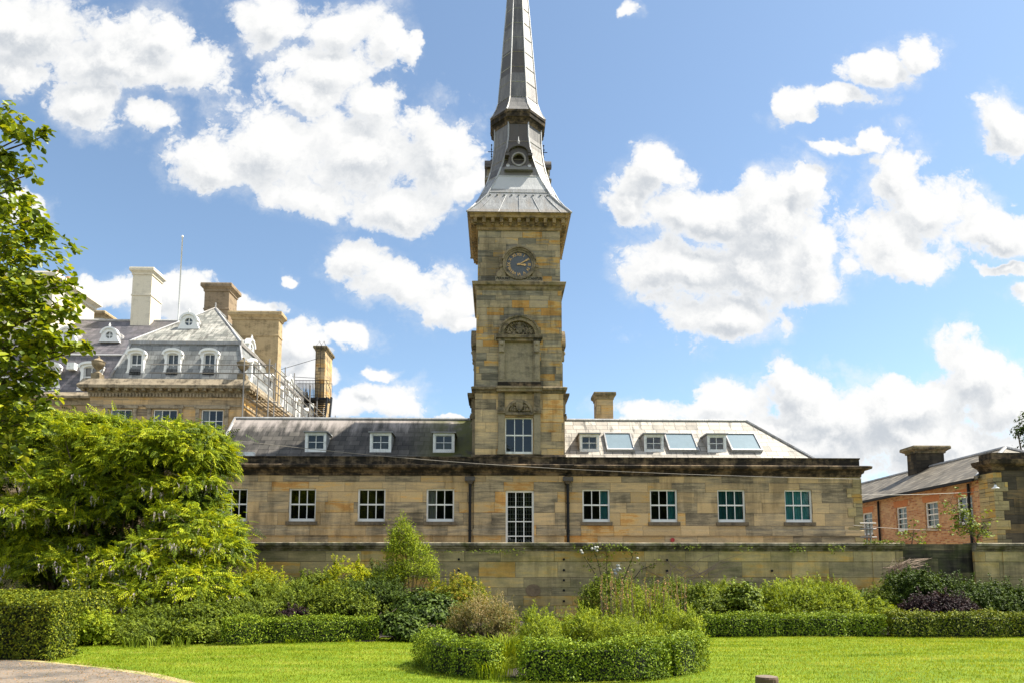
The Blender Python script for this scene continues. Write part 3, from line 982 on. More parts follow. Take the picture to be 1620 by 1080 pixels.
def dormer(pa, pb_, ptop, pbot, yf, left):
    """small flat-topped dormer; front in plane yf"""
    a, b = X(pa, 700, yf), X(pb_, 700, yf)
    t, bt = Z(ptop, yf), Z(pbot, yf)
    bt = max(bt, roof_z(yf) - 0.05)
    yb = RY0 + (t - ze) + 0.1
    body = MB()
    body.wall(a, b, bt, t, yf, [(a + 0.10, b - 0.10, bt + 0.11, t - 0.09)], 0.05)
    d = obj('dormer', body, M_oldwhite, rng_t)
    ck = MB()
    for xx in (a, b):
        ck.face((xx, yf, bt), (xx, yb, roof_z(yb)), (xx, yb, t), (xx, yf, t))
    ck.face((a - 0.04, yf + 0.002, bt), (b + 0.04, yf + 0.002, bt), (b + 0.10, yf - 0.05, bt - 0.09), (a - 0.10, yf - 0.05, bt - 0.09))
    obj('cheek', ck, M_flash, d)
    rb = MB().box(a - 0.07, b + 0.07, yf - 0.09, yb + 0.25, t, t + 0.06)
    obj('flat_roof', rb, M_flash, d)
    window(d, a + 0.10, b - 0.10, bt + 0.11, t - 0.09, yf, 2, 2, fr=0.035, mun=0.028, recess=0.03, name='casement', rail=False, mat=M_oldwhite)
    obj('room', MB().box(a + 0.05, b - 0.05, yf + 0.5, yf + 0.52, bt, t - 0.02), M_room, d)
    return d


for a, b in ((482.5, 516), (585, 619), (685, 719)):
    dormer(a, b, 685, 716, yroof(715.5), True)
for a, b in ((917, 948), (1019, 1050), (1119, 1149)):
    dormer(a, b, 685.5, 714.5, yroof(714, 1000), False)
for (a, b, c, d) in ((950, 994, 1004, 960), (1049, 1095, 1105, 1058), (1147, 1193, 1206, 1157)):
    # raised roof window lying in the slope, held by a thick frame
    yl, yh = yroof(714.5, 1050) , yroof(689, 1050)
    xl0, xl1 = X(d, 710, yl), X(c, 710, yl)
    up = 0.16

    def P3(x, y, k_=0.0):
        return (x, y - k_ * 0.7, roof_z(y) + k_ * 0.7)
    fr_ = MB()
    fr_.hexa([P3(xl0, yl, -.02), P3(xl1, yl, -.02), P3(xl1, yl + 0.06, -.02), P3(xl0, yl + 0.06, -.02)], [P3(xl0, yl, up), P3(xl1, yl, up), P3(xl1, yl + 0.06, up), P3(xl0, yl + 0.06, up)])
    fr_.hexa([P3(xl0, yh, -.02), P3(xl1, yh, -.02), P3(xl1, yh + 0.06, -.02), P3(xl0, yh + 0.06, -.02)], [P3(xl0, yh, up), P3(xl1, yh, up), P3(xl1, yh + 0.06, up), P3(xl0, yh + 0.06, up)])
    for xx in (xl0, xl1 - 0.06):
        fr_.hexa([P3(xx, yl + .061, -.02), P3(xx + 0.06, yl + .061, -.02), P3(xx + 0.06, yh - .001, -.02), P3(xx, yh - .001, -.02)], [P3(xx, yl + .061, up), P3(xx + 0.06, yl + .061, up), P3(xx + 0.06, yh - .001, up), P3(xx, yh - .001, up)])
    sk = obj('roof_window', fr_, M_flash, rng_t)
    gm = MB().face(P3(xl0 + .05, yl + .05, up * .7), P3(xl1 - .05, yl + .05, up * .7), P3(xl1 - .05, yh, up * .7), P3(xl0 + .05, yh, up * .7))
    msk = bpy.data.materials.get('skylight_glass')
    if not msk:
        msk = plain('skylight_glass', (0.21, 0.27, 0.30), 0.2, 0.25, var=0.15, scale=3, bump=0.03)  # pale blue base stands in for sky mirrored in the glass
    obj('pane', gm, msk, sk)
# kitchen chimney behind the ridge
ca, cb = X(943.5, 640, 36), X(970, 640, 36)
chimney(rng_t, ca, cb, 36, 36.9, 7, Z(619, 36), M_towerlow, M_band, 0.15, 0.38)
# rain pipes with hopper heads
obj('roof_strip', MB().box(X(345, 716, 31.6), X(402, 716, 31.6), 31.5, 31.75, Z(717.5, 31.6, 380) - .1, Z(714.5, 31.6, 380)), M_oldwhite, rng_t)
for px in (743.5, 898.5):
    x = X(px, 800, FY - 0.1)
    zt = Z(765, FY - .1)
    dp = MB().tube([(x, FY - 0.12, 0.1), (x, FY - 0.12, zt)], 0.062, 10)
    for kk in range(3):
        dp.tube([(x, FY - 0.12, 2.3 + 1.2 * kk), (x, FY - 0.12, 2.36 + 1.2 * kk)], 0.078, 10)
    p_ = obj('rain_pipe', dp, M_iron, rng_t)
    hp = MB()
    hp.hexa([(x - .07, FY - .2, zt), (x + .07, FY - .2, zt), (x + .07, FY - .03, zt), (x - .07, FY - .03, zt)], [(x - .16, FY - .28, zt + .12), (x + .16, FY - .28, zt + .12), (x + .16, FY - .03, zt + .12), (x - .16, FY - .03, zt + .12)])
    hp.box(x - .22, x + .22, FY - .32, FY - .03, zt + .122, zt + .30)
    obj('hopper_head', hp, M_lead, p_)
xr_ = X(1063.5, 853, FY)
al = MB().tube([(xr_, FY - 0.0, Z(853, FY)), (xr_, FY - 0.09, Z(853, FY))], 0.09, 12)
obj('alarm_bell', al, M_red, rng_t)

# ------------------------------------------------------------------ clock tower
TX, TA = tcx, ta1
TCY = FY + TA
A2, A3 = TA - 0.035, TA - 0.085
tz = lambda py, a: Z(py, TCY - a)
tower = thing('clock_tower', 'tall sandstone clock tower with blue clock dial and tapering lead spire', 'tower', (TX, TCY, 0))
z_b0, z_b1 = tz(733, TA), tz(718.5, TA)
z_s1, z_s1t = tz(620.5, TA), tz(612.5, TA)
z_s2, z_s2t = tz(458, A2), tz(447.5, A2)
a_c = A3 + 0.44
z_top = Z(335.5, TCY - a_c)
win_t = (X(799, 690, FY) - TX, X(843, 690, FY) - TX, tz(717.5, TA), tz(659.5, TA))


def face_M(th, a):
    return Matrix.Translation((TX, TCY, 0)) @ Matrix.Rotation(th, 4, 'Z') @ Matrix.Translation((0, -a, 0))


sides = [(0, 'front'), (rad(-90), 'left'), (rad(90), 'right'), (rad(180), 'back')]
sh = MB()
for th, nm in sides:
    sh.M = face_M(th, TA)
    sh.wall(-TA, TA, 0.2 if nm == 'back' else z_b0 - 0.3, z_s1 + 0.02, 0, [win_t] if nm == 'front' else [], 0.25)
obj('lower_stage', sh, M_towerlow, tower)
sh = MB()
for th, nm in sides:
    sh.M = face_M(th, A2)
    sh.wall(-A2, A2, z_s1 - 0.05, z_s2 + 0.02, 0)
obj('middle_stage', sh, M_tower, tower)
sh = MB()
for th, nm in sides:
    sh.M = face_M(th, A3)
    sh.wall(-A3, A3, z_s2 - 0.05, z_top - 0.1, 0)
obj('clock_stage', sh, M_tower, tower)
obj('interior', MB().box(TX - TA + .3, TX + TA - .3, FY + 1.0, FY + 1.05, z_b0, z_s1), M_dark, tower)
R = lambda a: rect(TX - a, TX + a, TCY - a, TCY + a)
obj('base_band', MB().sweep([(0, z_b0 - 0.02), (0.07, z_b0 - 0.02), (0.07, z_b1 - 0.08), (0.02, z_b1), (0, z_b1)], R(TA)), M_crust, tower)
h1 = z_s1t - z_s1
obj('string_course', MB().sweep([(0, z_s1 - .04), (0.05, z_s1), (0.07, z_s1 + h1 * .4), (0.16, z_s1 + h1 * .5), (0.18, z_s1t - .02), (0.1, z_s1t + .03), (-.1, z_s1t + .08)], R(TA)), M_band, tower)
h2 = z_s2t - z_s2
obj('string_course', MB().sweep([(0, z_s2 - .06), (0.05, z_s2), (0.07, z_s2 + h2 * .4), (0.17, z_s2 + h2 * .5), (0.20, z_s2t - .02), (0.1, z_s2t + .03), (-.1, z_s2t + .1)], R(A2)), M_band, tower)
zz = z_top
obj('cornice', MB().sweep([(-.02, zz - .66), (0.06, zz - .66), (0.06, zz - .52), (0.10, zz - .50), (0.10, zz - .20), (0.34, zz - .20), (0.36, zz - .10), (0.44, zz - .05), (0.44, zz), (-.1, zz)], R(A3)), M_yellow, tower)
nmod = 11
first_mod = None
for th, nm in sides[:3]:
    for i in range(nmod):
        xx = -A3 - 0.12 + (2 * A3 + 0.24) * i / (nmod - 1)
        mb_ = MB(face_M(th, A3))
        mb_.prism([(xx - .075, zz - .42), (xx + .075, zz - .42), (xx + .075, zz - .205), (xx - .075, zz - .205)], -.31, -.10)
        mb_.box(xx - .06, xx + .06, -.22, -.10, zz - .49, zz - .421)
        obj('modillion', mb_, M_yellow, tower)


def carved(mb, cx, cz, r, y, n, a0=8, a1=172, rin=0.15):
    for i in range(n):
        t = rad(random.uniform(a0, a1))
        q_ = r * math.sqrt(random.uniform(rin, 1))
        s_ = random.uniform(0.028, 0.055)
        mb.ball((cx + q_ * math.cos(t), y, cz + q_ * math.sin(t) * 0.93), s_, 0.05, s_ * random.uniform(.6, 1.3), 6, 4)


def shield(mb, cx, cz, w_, h_, y0, y1):
    mb.prism([(cx, cz - h_), (cx + w_ * .7, cz - h_ * .45), (cx + w_, cz + h_ * .2), (cx + w_, cz + h_), (cx - w_, cz + h_), (cx - w_, cz + h_ * .2), (cx - w_ * .7, cz - h_ * .45)], y0, y1)


def surround(M, a, front):
    """niche of the middle stage and window surround of the lower stage"""
    zn0, zn1, zn2, zn3 = tz(611, A2), tz(605, A2), tz(541, A2), tz(533, A2)
    p1_, p2_ = 0.63, 0.92
    nb = MB(M)
    nb.box(-p1_, p1_, -0.012, 0.1, zn1, zn2)
    o = obj('niche', nb, M_dress, tower)
    for s_ in (-1, 1):
        pb_ = MB(M)
        xa, xb = sorted((s_ * p1_, s_ * p2_))
        pb_.box(xa, xb, -0.10, 0.05, zn1, zn2 - 0.001)
        pb_.box(xa + .05, xb - .05, -0.13, -0.101, zn1 + .12, zn2 - .62)
        pb_.prism([(xa + .03, zn2 - .5), (xb - .03, zn2 - .5), (xb - .01, zn2 - .02), (xa + .01, zn2 - .02)], -0.2, -0.102)
        pb_.ball(((xa + xb) / 2, -0.20, zn2 - .12), .10, .07, .10)
        pb_.ball(((xa + xb) / 2, -0.16, zn2 - .44), .07, .06, .07)
        obj('pilaster', pb_, M_dress, o)
    sb = MB(M).box(-0.96, 0.96, -0.19, 0.05, zn0 - 0.02, zn1 - 0.001)
    obj('niche_sill', sb, M_crust, o)
    eb = MB(M)
    eb.box(-0.98, 0.98, -0.17, 0.05, zn2, zn2 + (zn3 - zn2) * .5)
    eb.box(-1.03, 1.03, -0.26, 0.05, zn2 + (zn3 - zn2) * .5 + .001, zn3 + .03)
    obj('hood', eb, M_band, o)
    zt_ = tz(503.5, A2)
    rz = zt_ - zn3 - .03
    lb = MB(M)
    lb.ring(arc(0, zn3 + .03, .88, rz, 0, 180, 24), arc(0, zn3 + .03, .70, rz * .78, 0, 180, 24), -.22, .02)
    lb.ring(arc(0, zn3 + .03, .93, rz * 1.05, 0, 180, 24), arc(0, zn3 + .03, .86, rz * .97, 0, 180, 24), -.27, .02)
    obj('arch_moulding', lb, M_band, o, smooth=False)
    cb_ = MB(M)
    cb_.prism(arc(0, zn3 + .03, .71, rz * .79, 0, 180, 18), -.03, .02)
    carved(cb_, 0, zn3 + .06, .62, -.07, 170, rin=.06)
    shield(cb_, 0, zn3 + .28, .14, .19, -.12, -.03)
    cb_.ball((0, -.1, zn3 + .55), .1, .07, .09)
    obj('tympanum', cb_, M_carved, o)
    # lower surround
    z0, z1, z2, z3 = z_b1, tz(654, TA), tz(645, TA), z_s1
    M2 = M @ Matrix.Translation((0, A2 - TA, 0))
    proj = 0.08 if front else 0.16
    for s_ in (-1, 1):
        lo2 = MB(M2)
        xa, xb = sorted((s_ * .64, s_ * .93))
        lo2.box(xa, xb, -proj, .03, z0 + .18, z1)
        lo2.box(xa - .03, xb + .03, -proj - .04, .03, z0, z0 + .179)
        obj('window_pilaster', lo2, M_dress, tower)
    for s_ in (-1, 1):
        up = MB(M2)
        xa, xb = sorted((s_ * .64, s_ * .93))
        up.box(xa - .03, xb + .03, -proj - .08, .03, z1 + .001, z2)
        up.box(xa, xb, -proj - .02, .03, z2 + .001, z3 - .001)
        up.box(xa + .06, xb - .06, -proj - .05, -proj - .021, z2 + .08, z3 - .1)
        up.ball(((xa + xb) / 2, -proj - .08, (z1 + z2) / 2), .15, .05, .09)
        obj('upper_pilaster', up, M_carved, tower)
    en = MB(M2)
    en.box(-1.0, 1.0, -proj - .17, -.05, z_s1 + .012, z_s1 + .14)
    en.box(-1.03, 1.03, -proj - .22, -.05, z_s1 + .141, z_s1t + .006)
    obj('entablature', en, M_band, tower)
    cv = MB(M2)
    zl = tz(652.5, TA)
    cv.ring(arc(0, zl, .60, .58, 0, 180, 20), arc(0, zl, .50, .47, 0, 180, 20), -.13, .02)
    cv.prism(arc(0, zl, .5, .47, 0, 180, 16), -.03, .02)
    carved(cv, 0, zl + .04, .50, -.06, 130, rin=.06)
    shield(cv, 0, zl + .24, .15, .21, -.16, -.03)
    cv.box(-.62, .62, -.12, .02, zl - .10, zl - .001)
    obj('crest_panel', cv, M_carved, tower)
    ar = MB(M2)
    if front:
        a_, b_, c_, d_ = win_t
        ar.ring([(b_ + .07, c_), (b_ + .07, d_ + .07), (a_ - .07, d_ + .07), (a_ - .07, c_)], [(b_, c_), (b_, d_), (a_, d_), (a_, c_)], -.05, .01)
        obj('architrave', ar, M_yellow, tower)


for th, nm in sides[:3]:
    surround(face_M(th, A2), A2, nm == 'front')
window(tower, win_t[0], win_t[1], win_t[2] + .02, win_t[3], 0, 3, 2, M=face_M(0, TA), fr=0.05, mun=0.03, recess=0.08, name='sash_window', mat=M_oldwhite)

# clock
MC = face_M(0, A3)
zc = tz(419.5, A3)
ck = MB(MC)
ck.ring(arc(0, zc, .735, .735, 0, 360, 48)[:-1], arc(0, zc, .66, .66, 0, 360, 48)[:-1], -.17, .02, True)
ck.ring(arc(0, zc, .665, .665, 0, 360, 48)[:-1], arc(0, zc, .575, .575, 0, 360, 48)[:-1], -.12, .02, True)
ck.ring(arc(0, zc, .80, .80, 15, 165, 30), arc(0, zc, .73, .73, 15, 165, 30), -.23, .02)
for s_ in (-1, 1):
    pts_ = [(.70, .02), (.80, -.05), (.86, -.28), (1.04, -.42), (1.06, -.58), (.98, -.66), (.60, -.66), (.60, -.48)]
    poly = [(s_ * x_, zc + z_) for x_, z_ in pts_]
    if s_ > 0:
        poly = poly[::-1]
    ck.prism(poly, -.09, .01)
    ck.tube([(s_ * .90, -.14, zc - .50), (s_ * .90, -.05, zc - .50)], .13, 14)
    ck.tube([(s_ * .82, -.14, zc - .10), (s_ * .82, -.05, zc - .10)], .07, 10)
clock = obj('clock', ck, M_carved, tower)
obj('dial', MB(MC).tube([(0, -.06, zc), (0, -.03, zc)], .575, 48), M_blue, clock)
kb = MB(MC)
obj('keystone', MB(MC).box(-.10, .10, -.26, .0, zc + .72, zc + .86), M_carved, clock)
kb.box(-1.06, 1.06, -.11, .0, z_s2t + .03, z_s2t + .27)
obj('inscribed_plinth', kb, M_dress, clock)


def text_mesh(name, body, size, M, mat, parent, ext=0.006):
    cu = bpy.data.curves.new(name, 'FONT')
    cu.body = body
    cu.size = size
    cu.align_x = 'CENTER'
    cu.align_y = 'CENTER'
    cu.extrude = ext
    cu.offset = 0.004
    tmp = bpy.data.objects.new(name, cu)
    COL.objects.link(tmp)
    bpy.context.view_layer.update()
    me = bpy.data.meshes.new_from_object(tmp.evaluated_get(bpy.context.evaluated_depsgraph_get()))
    bpy.data.objects.remove(tmp)
    bpy.data.curves.remove(cu)
    me.transform(M)
    me.materials.clear()
    me.materials.append(mat)
    o = bpy.data.objects.new(name, me)
    link(o, parent)
    return o


UP = Matrix.Rotation(rad(90), 4, 'X')
for i, s_ in enumerate(['XII', 'I', 'II', 'III', 'IV', 'V', 'VI', 'VII', 'VIII', 'IX', 'X', 'XI']):
    an = rad(30 * i)
    Mn = MC @ Matrix.Translation((.455 * math.sin(an), -.068, zc + .455 * math.cos(an))) @ Matrix.Rotation(an, 4, 'Y') @ UP
    text_mesh('numeral', s_, .185, Mn, M_gold, clock)
for nm, an, L, wd in (('minute_hand', rad(61), .47, .022), ('hour_hand', rad(96), .33, .035)):
    hb = MB(MC @ Matrix.Translation((0, 0, zc)) @ Matrix.Rotation(an, 4, 'Y'))
    hb.prism([(-wd * .6, -.10), (wd * .6, -.10), (wd, L * .7), (wd * 1.9, L * .76), (0, L), (-wd * 1.9, L * .76), (-wd, L * .7)], -.10 if L > .4 else -.09, -.085 if L > .4 else -.075)
    obj(nm, hb, M_gold, clock)
obj('hand_boss', MB(MC).tube([(0, -.115, zc), (0, -.06, zc)], .045, 12), M_gold, clock)
zi = z_s2t + .165
text_mesh('inscription', 'PEREUNT    ET    IMPUTANTUR', .15, MC @ Matrix.Translation((0, -.113, zi)) @ UP, M_grime, clock)

# lead spire: rings of an eight-sided section (a = half width, b = half width of the front face)
prof_px = [(335.5, 82.5, 82.3), (322, 71, 64), (309.6, 62.5, 50.5), (293, 54, 40.5), (278, 47.5, 32.5), (262, 43, 26), (248, 40.3, 21.5), (232, 38, 18), (216, 36.8, 16), (189, 36, 15.6), (178, 36, 15.6)]
rings = []
for py, hs, hf in prof_px:
    b_ = hf / 34.7
    a_ = hs / 34.7
    for _ in range(4):
        a_ = X(821 + hs, py, TCY - b_) - X(821, py, TCY - b_)
        b_ = X(821 + hf, py, TCY - a_) - X(821, py, TCY - a_)
    rings.append((Z(py, TCY - a_), a_, min(b_, a_ * .999)))


def oct_pts(a, b, z):
    return [(TX + x, TCY + y, z) for x, y in ((-b, -a), (b, -a), (a, -b), (a, b), (b, a), (-b, a), (-a, b), (-a, -b))]


def loft(mb, rs):
    vs_, fs_ = [], []
    for z_, a_, b_ in rs:
        vs_ += oct_pts(a_, b_, z_)
    for i in range(len(rs) - 1):
        for k_ in range(8):
            k2 = (k_ + 1) % 8
            fs_.append((i * 8 + k_, i * 8 + k2, (i + 1) * 8 + k2, (i + 1) * 8 + k_))
    fs_.append(tuple(range(8))[::-1])
    fs_.append(tuple(range((len(rs) - 1) * 8, len(rs) * 8)))
    mb.add(vs_, fs_)


def rolls(mb, rs, r):
    for k_ in range(8):
        pts_ = [Vector(oct_pts(a_, b_, z_)[k_]) for z_, a_, b_ in rs]
        mb.tube(pts_, r, 6)


def seam(mb, rs, z_, r):
    for (za, aa, ba), (zb, ab, bb) in zip(rs, rs[1:]):
        if za <= z_ <= zb:
            t = (z_ - za) / (zb - za)
            P_ = [Vector(p) for p in oct_pts(aa + (ab - aa) * t, ba + (bb - ba) * t, z_)]
            for k_ in range(8):
                mb.tube([P_[k_], P_[(k_ + 1) % 8]], r, 4, caps=False)


low = MB()
loft(low, rings[:5])
skirt = obj('skirt_roof', low, M_skirt, tower)
up_ = MB()
loft(up_, rings[4:])
belf = obj('lead_drum', up_, M_lead, tower)
rl_ = MB()
rolls(rl_, rings, 0.045)
for py in (310, 278, 248, 216):
    z_ = Z(py, TCY - 1.5)
    seam(rl_, rings, z_, 0.022)
zsm = rings[2][0]
for i in range(-2, 3):
    t = i / 2.5
    rl_.tube([(TX + t * rings[0][2], TCY - rings[0][1] - .0, rings[0][0]), (TX + t * rings[2][2] * 1.0, TCY - rings[2][1], rings[2][0])], .016, 5)
    for s_ in (-1, 1):
        rl_.tube([(TX + s_ * rings[0][1], TCY + t * rings[0][2], rings[0][0]), (TX + s_ * rings[2][1], TCY + t * rings[2][2], rings[2][0])], .016, 5)
for i in range(9):
    rl_.ball((TX + (i / 4 - 1) * rings[2][2] * .9, TCY - rings[2][1] - .02, rings[2][0] + .02), .05, .04, .03)
obj('lead_roll', rl_, M_flash, tower)
T8 = math.tan(rad(22.5))
A_ = lambda hs, py: X(821 + hs, py, TCY - .5) - X(821, py, TCY - .5)
ac = A_(43.5, 175)
zct, zcb = Z(172.5, TCY - ac), Z(187.5, TCY - ac)
hh = zct - zcb
cr = [(zcb - .12, ac * .85), (zcb, ac * .87), (zcb + hh * .25, ac * .93), (zcb + hh * .3, ac * .97), (zcb + hh * .7, ac * .98), (zcb + hh * .72, ac), (zct, ac)]
cm = MB()
loft(cm, [(z_, a_, a_ * T8) for z_, a_ in cr])
obj('collar', cm, M_crust, tower)
a154, z154 = A_(31.0, 154), Z(154, TCY - .9)
a0_, z0_ = A_(17.0, 0), Z(0, TCY - .5)
sl = (a154 - a0_) / (z0_ - z154)
zap = z154 + a154 / sl
sp = [(zct, ac * 1.0), (zct + (z154 - zct) * .25, ac * .90), (zct + (z154 - zct) * .6, (ac + a154 * 2) / 3 * .98), (z154, a154), (zap - .3, sl * .3)]
sp = [(z_, a_, a_ * T8) for z_, a_ in sp]
sm_ = MB()
loft(sm_, sp)
obj('spire', sm_, M_lead, tower)
sr = MB()
rolls(sr, sp, 0.035)
z_ = z154
while z_ < zap - 1:
    seam(sr, sp, z_, .02)
    z_ += .82
obj('spire_roll', sr, M_flash, tower)
fb_ = MB().tube([(TX, TCY, zap - .4), (TX, TCY, zap + 1.6)], .03, 6)
fb_.ball((TX, TCY, zap), .16)
fb_.tube([(TX - .5, TCY, zap + .9), (TX + .5, TCY, zap + .9)], .02, 5)
obj('finial', fb_, M_iron, tower)

# round-windowed lucarnes on the lead drum
zl0, zl1, zlc = Z(271, TCY - 1.45), Z(241, TCY - 1.45), Z(253, TCY - 1.45)
for th, nm in sides[:3]:
    Ml = face_M(th, 0)
    yf = -1.47
    r_ = .30
    out_ = [(.60, zl0 + .12), (.56, zl0 + .3), (.47, zl0 + .5), (.46, zlc + .25)] + arc(0, zlc + .22, .46, .36, 8, 172, 14) + [(-.46, zlc + .25), (-.47, zl0 + .5), (-.56, zl0 + .3), (-.60, zl0 + .12)]
    n_o = len(out_)
    inn = [(r_ * math.cos(rad(-65 + 310 * i / (n_o - 1))), zlc + r_ * math.sin(rad(-65 + 310 * i / (n_o - 1)))) for i in range(n_o)]
    lu = MB(Ml)
    lu.ring(out_, inn, yf, -.9)
    lu.ring([out_[0], (out_[-1][0], out_[-1][1])], [inn[0], inn[-1]], yf, -.9)
    lu.box(-.66, .66, yf - .12, -.9, zl0, zl0 + .119)
    L = obj('lucarne', lu, M_lead if nm == 'front' else M_dress, tower)
    lh = MB(Ml)
    lh.ring(arc(0, zlc + .25, .60, .46, 5, 175, 18), arc(0, zlc + .25, .46, .35, 5, 175, 18), yf - .13, -.6)
    lh.box(-.64, -.44, yf - .13, -.9, zlc + .13, zlc + .25)
    lh.box(.44, .64, yf - .13, -.9, zlc + .13, zlc + .25)
    obj('hood', lh, M_lead, L)
    rg = MB(Ml).ring(arc(0, zlc, .34, .34, 0, 360, 28)[:-1], arc(0, zlc, .27, .27, 0, 360, 28)[:-1], yf - .05, yf + .1, True)
    for s_ in (-1, 1):
        rg.tube([(s_ * .5, yf - .05, zl0 + .24), (s_ * .5, yf + .02, zl0 + .24)], .085, 12)
    obj('round_frame', rg, M_skirt, L)
    obj('dark_backing', MB(Ml).box(-.4, .4, yf + .30, yf + .32, zlc - .4, zlc + .4), M_dark, L)  # black board stands in for the shade inside the round opening
    fn = MB(Ml)
    zt_ = zlc + .70
    fn.ball((0, yf + .2, zt_ + .06), .11, .11, .13)
    if nm == 'front':
        fn.tube([(0, yf + .2, zt_), (0, yf + .2, zt_ + .55)], .07, 6, r1=.02)
        fn.ball((0, yf + .2, zt_ + .3), .07)
    else:
        fn.tube([(0, yf + .2, zt_), (0, yf + .2, zt_ + .95)], .018, 5)
        fn.tube([(0, yf + .02, zt_ + .6), (0, yf + .38, zt_ + .6)], .018, 5)
        fn.tube([(-.2, yf + .2, zt_ + .6), (.2, yf + .2, zt_ + .6)], .018, 5)
        for dx, dz in ((0, .95), (-.2, .6), (.2, .6), (0, .35)):
            fn.ball((dx, yf + .2, zt_ + dz), .04)
    obj('finial', fn, M_skirt if nm == 'front' else M_iron, L)

# ------------------------------------------------------------------ garden wall
GY = 25.0
gw = thing('garden_wall', 'long mossy sandstone garden wall with moulded coping behind the flower beds', 'wall', (2, 25.2, 0))
gz1, gz0 = Z(857.5, GY), Z(871, GY)
gx0, gx1 = -19.0, X(1428, 880, GY)
gx2, gx3 = X(1542, 880, GY), 26.0
b = MB()
b.box(gx0, gx1, GY, GY + 0.45, 0, gz0)
b.box(gx2, gx3, GY, GY + .45, 0, gz0)
obj('wall', b, M_garden, gw)
dk = MB().box(gx1, gx2, GY + 0.12, GY + .45, 0, gz1 - 0.03)
obj('blackened_panel', dk, M_darkwall, gw, label='blackened uncoped stretch of wall')
pr = MB()
for a, c in ((1380, 1384), (1541, 1548), (1586, 1592)):
    pr.box(X(a, 880, GY), X(c, 880, GY), GY - .03, GY + .05, .0, gz0 - .001)
pr.box(X(1384, 880, GY) + .001, gx1, GY - .025, GY + .05, .0, gz0 - .001)
obj('pier', pr, M_garden, gw)
hg = gz1 - gz0
cpp = [(-.1, gz0), (0.02, gz0), (0.04, gz0 + hg * .2), (0.11, gz0 + hg * .35), (0.12, gz0 + hg * .55), (0.20, gz0 + hg * .62), (0.20, gz1 - .025), (0.17, gz1), (-.25, gz1 + .02)]
cpb = [(o_ - 0.0, z_) for o_, z_ in cpp]
obj('coping', MB().sweep(cpp, [(gx0, GY), (gx1, GY)], False).sweep(cpp, [(gx2, GY), (gx3, GY)], False).box(gx0, gx1, GY + .2, GY + .6, gz0 + .01, gz1 + .012).box(gx2, gx3, GY + .2, GY + .6, gz0 + .01, gz1 + .012), M_coping, gw)
# iron wall ties and the oval plaque
ti = MB()
for px, pys in ((892, (884, 901, 917, 933, 950)), (1221, (902,)), (1055, (885, 902)), (726, (884, 901))):
    for py in pys:
        p = pt(px, py, GY)
        ti.tube([(p.x, GY - .04, p.z), (p.x, GY + .02, p.z)], .045, 8)
obj('wall_tie', ti, M_iron, gw)
p = pt(843.5, 933, GY)
obj('plaque', MB().prism([(p.x + .27 * math.cos(t), p.z + .22 * math.sin(t)) for t in np.linspace(0, 2 * math.pi, 25)[:-1]], GY - .02, GY + .01), weathered('brown_plaque_stone', (0.22, 0.16, 0.10), (0.12, 0.09, 0.06), 0.4), gw)


# ------------------------------------------------------------------ mansion on the left
MY = 50.0
mxl, mxr = X(142, 640, MY), X(386, 640, MY)
mz_c0, mz_c1 = Z(628, MY, 270), Z(601, MY, 270)
mback = 86.0
mansion = thing('mansion', 'big stone mansion at the left with mansard slate roofs, white arched dormers and tall chimneys', 'building', ((mxl + mxr) / 2, 65, 0))
# projecting range
wpx = [(174, 208), (242, 280), (318, 353)]
wz0, wz1 = Z(700, MY, 270), Z(647, MY, 270)
mh = [(X(a, 660, MY), X(b, 660, MY), wz0, wz1) for a, b in wpx]
mb = MB()
mb.wall(mxl, mxr, 0, mz_c0 + .1, MY, mh, .25)
side_h = []
mb.M = Matrix.Translation((mxr, MY, 0)) @ Matrix.Rotation(rad(90), 4, 'Z')
for i in range(7):
    side_h.append((3 + i * 4.6, 4.5 + i * 4.6, wz0, wz1))
mb.wall(0, mback - MY, 0, mz_c0 + .1, 0, side_h, .25)
SM = mb.M
mb.M = None
mb.face((mxl, MY + 6, 0), (mxl, MY, 0), (mxl, MY, mz_c0 + .1), (mxl, MY + 6, mz_c0 + .1))
mb.face((mxr, mback, 0), (mxl, mback, 0), (mxl, mback, mz_c0 + .1), (mxr, mback, mz_c0 + .1))
WY = 54.0
wgl = -52.0
wc0, wc1 = Z(640, WY, 110), Z(622, WY, 110)
wh = [(X(105, 670, WY), X(136, 670, WY), Z(705, WY, 110), Z(661, WY, 110)), (X(38, 670, WY), X(70, 670, WY), Z(705, WY, 110), Z(661, WY, 110))]
mb.wall(wgl, mxl - .01, 0, wc0 + .1, WY, wh, .25)
mb.face((wgl, 70, 0), (wgl, WY, 0), (wgl, WY, wc0), (wgl, 70, wc0))
obj('wall', mb, M_mansion, mansion)
obj('interior', MB().box(mxl + .4, mxr - .4, MY + 1.2, MY + 1.25, 0, mz_c0).box(mxr - 1.3, mxr - 1.25, MY + 1.26, mback - 1, 0, mz_c0).box(wgl + 1, mxl - .4, WY + 1.2, WY + 1.25, 0, wc0), M_dark, mansion)
for h in mh:
    window(mansion, *h, MY, 3, 3, fr=.07, mun=.045, curtain=(M_cream, .0, .3))
for h in wh:
    window(mansion, *h, WY, 3, 3, fr=.07, mun=.045, curtain=(M_cream, .0, 1.0))
for h in side_h:
    window(mansion, *h, 0, 3, 3, M=SM, fr=.07, mun=.045)
for h in mh + wh:
    yy = MY if h in mh else WY
    sb = MB()
    sb.box(h[0] - .38, h[0] - .12, yy - .1, yy + .02, wz0 - 1, h[3] + .05)
    sb.box(h[1] + .12, h[1] + .38, yy - .1, yy + .02, wz0 - 1, h[3] + .05)
    sb.box(h[0] - .48, h[1] + .48, yy - .16, yy + .02, h[3] + .051, h[3] + .28)
    obj('window_surround', sb, M_mcorn, mansion)
zb_ = Z(640, MY, 270)
mpath = [(mxl, MY), (mxr, MY), (mxr, mback), (mxl, mback)]
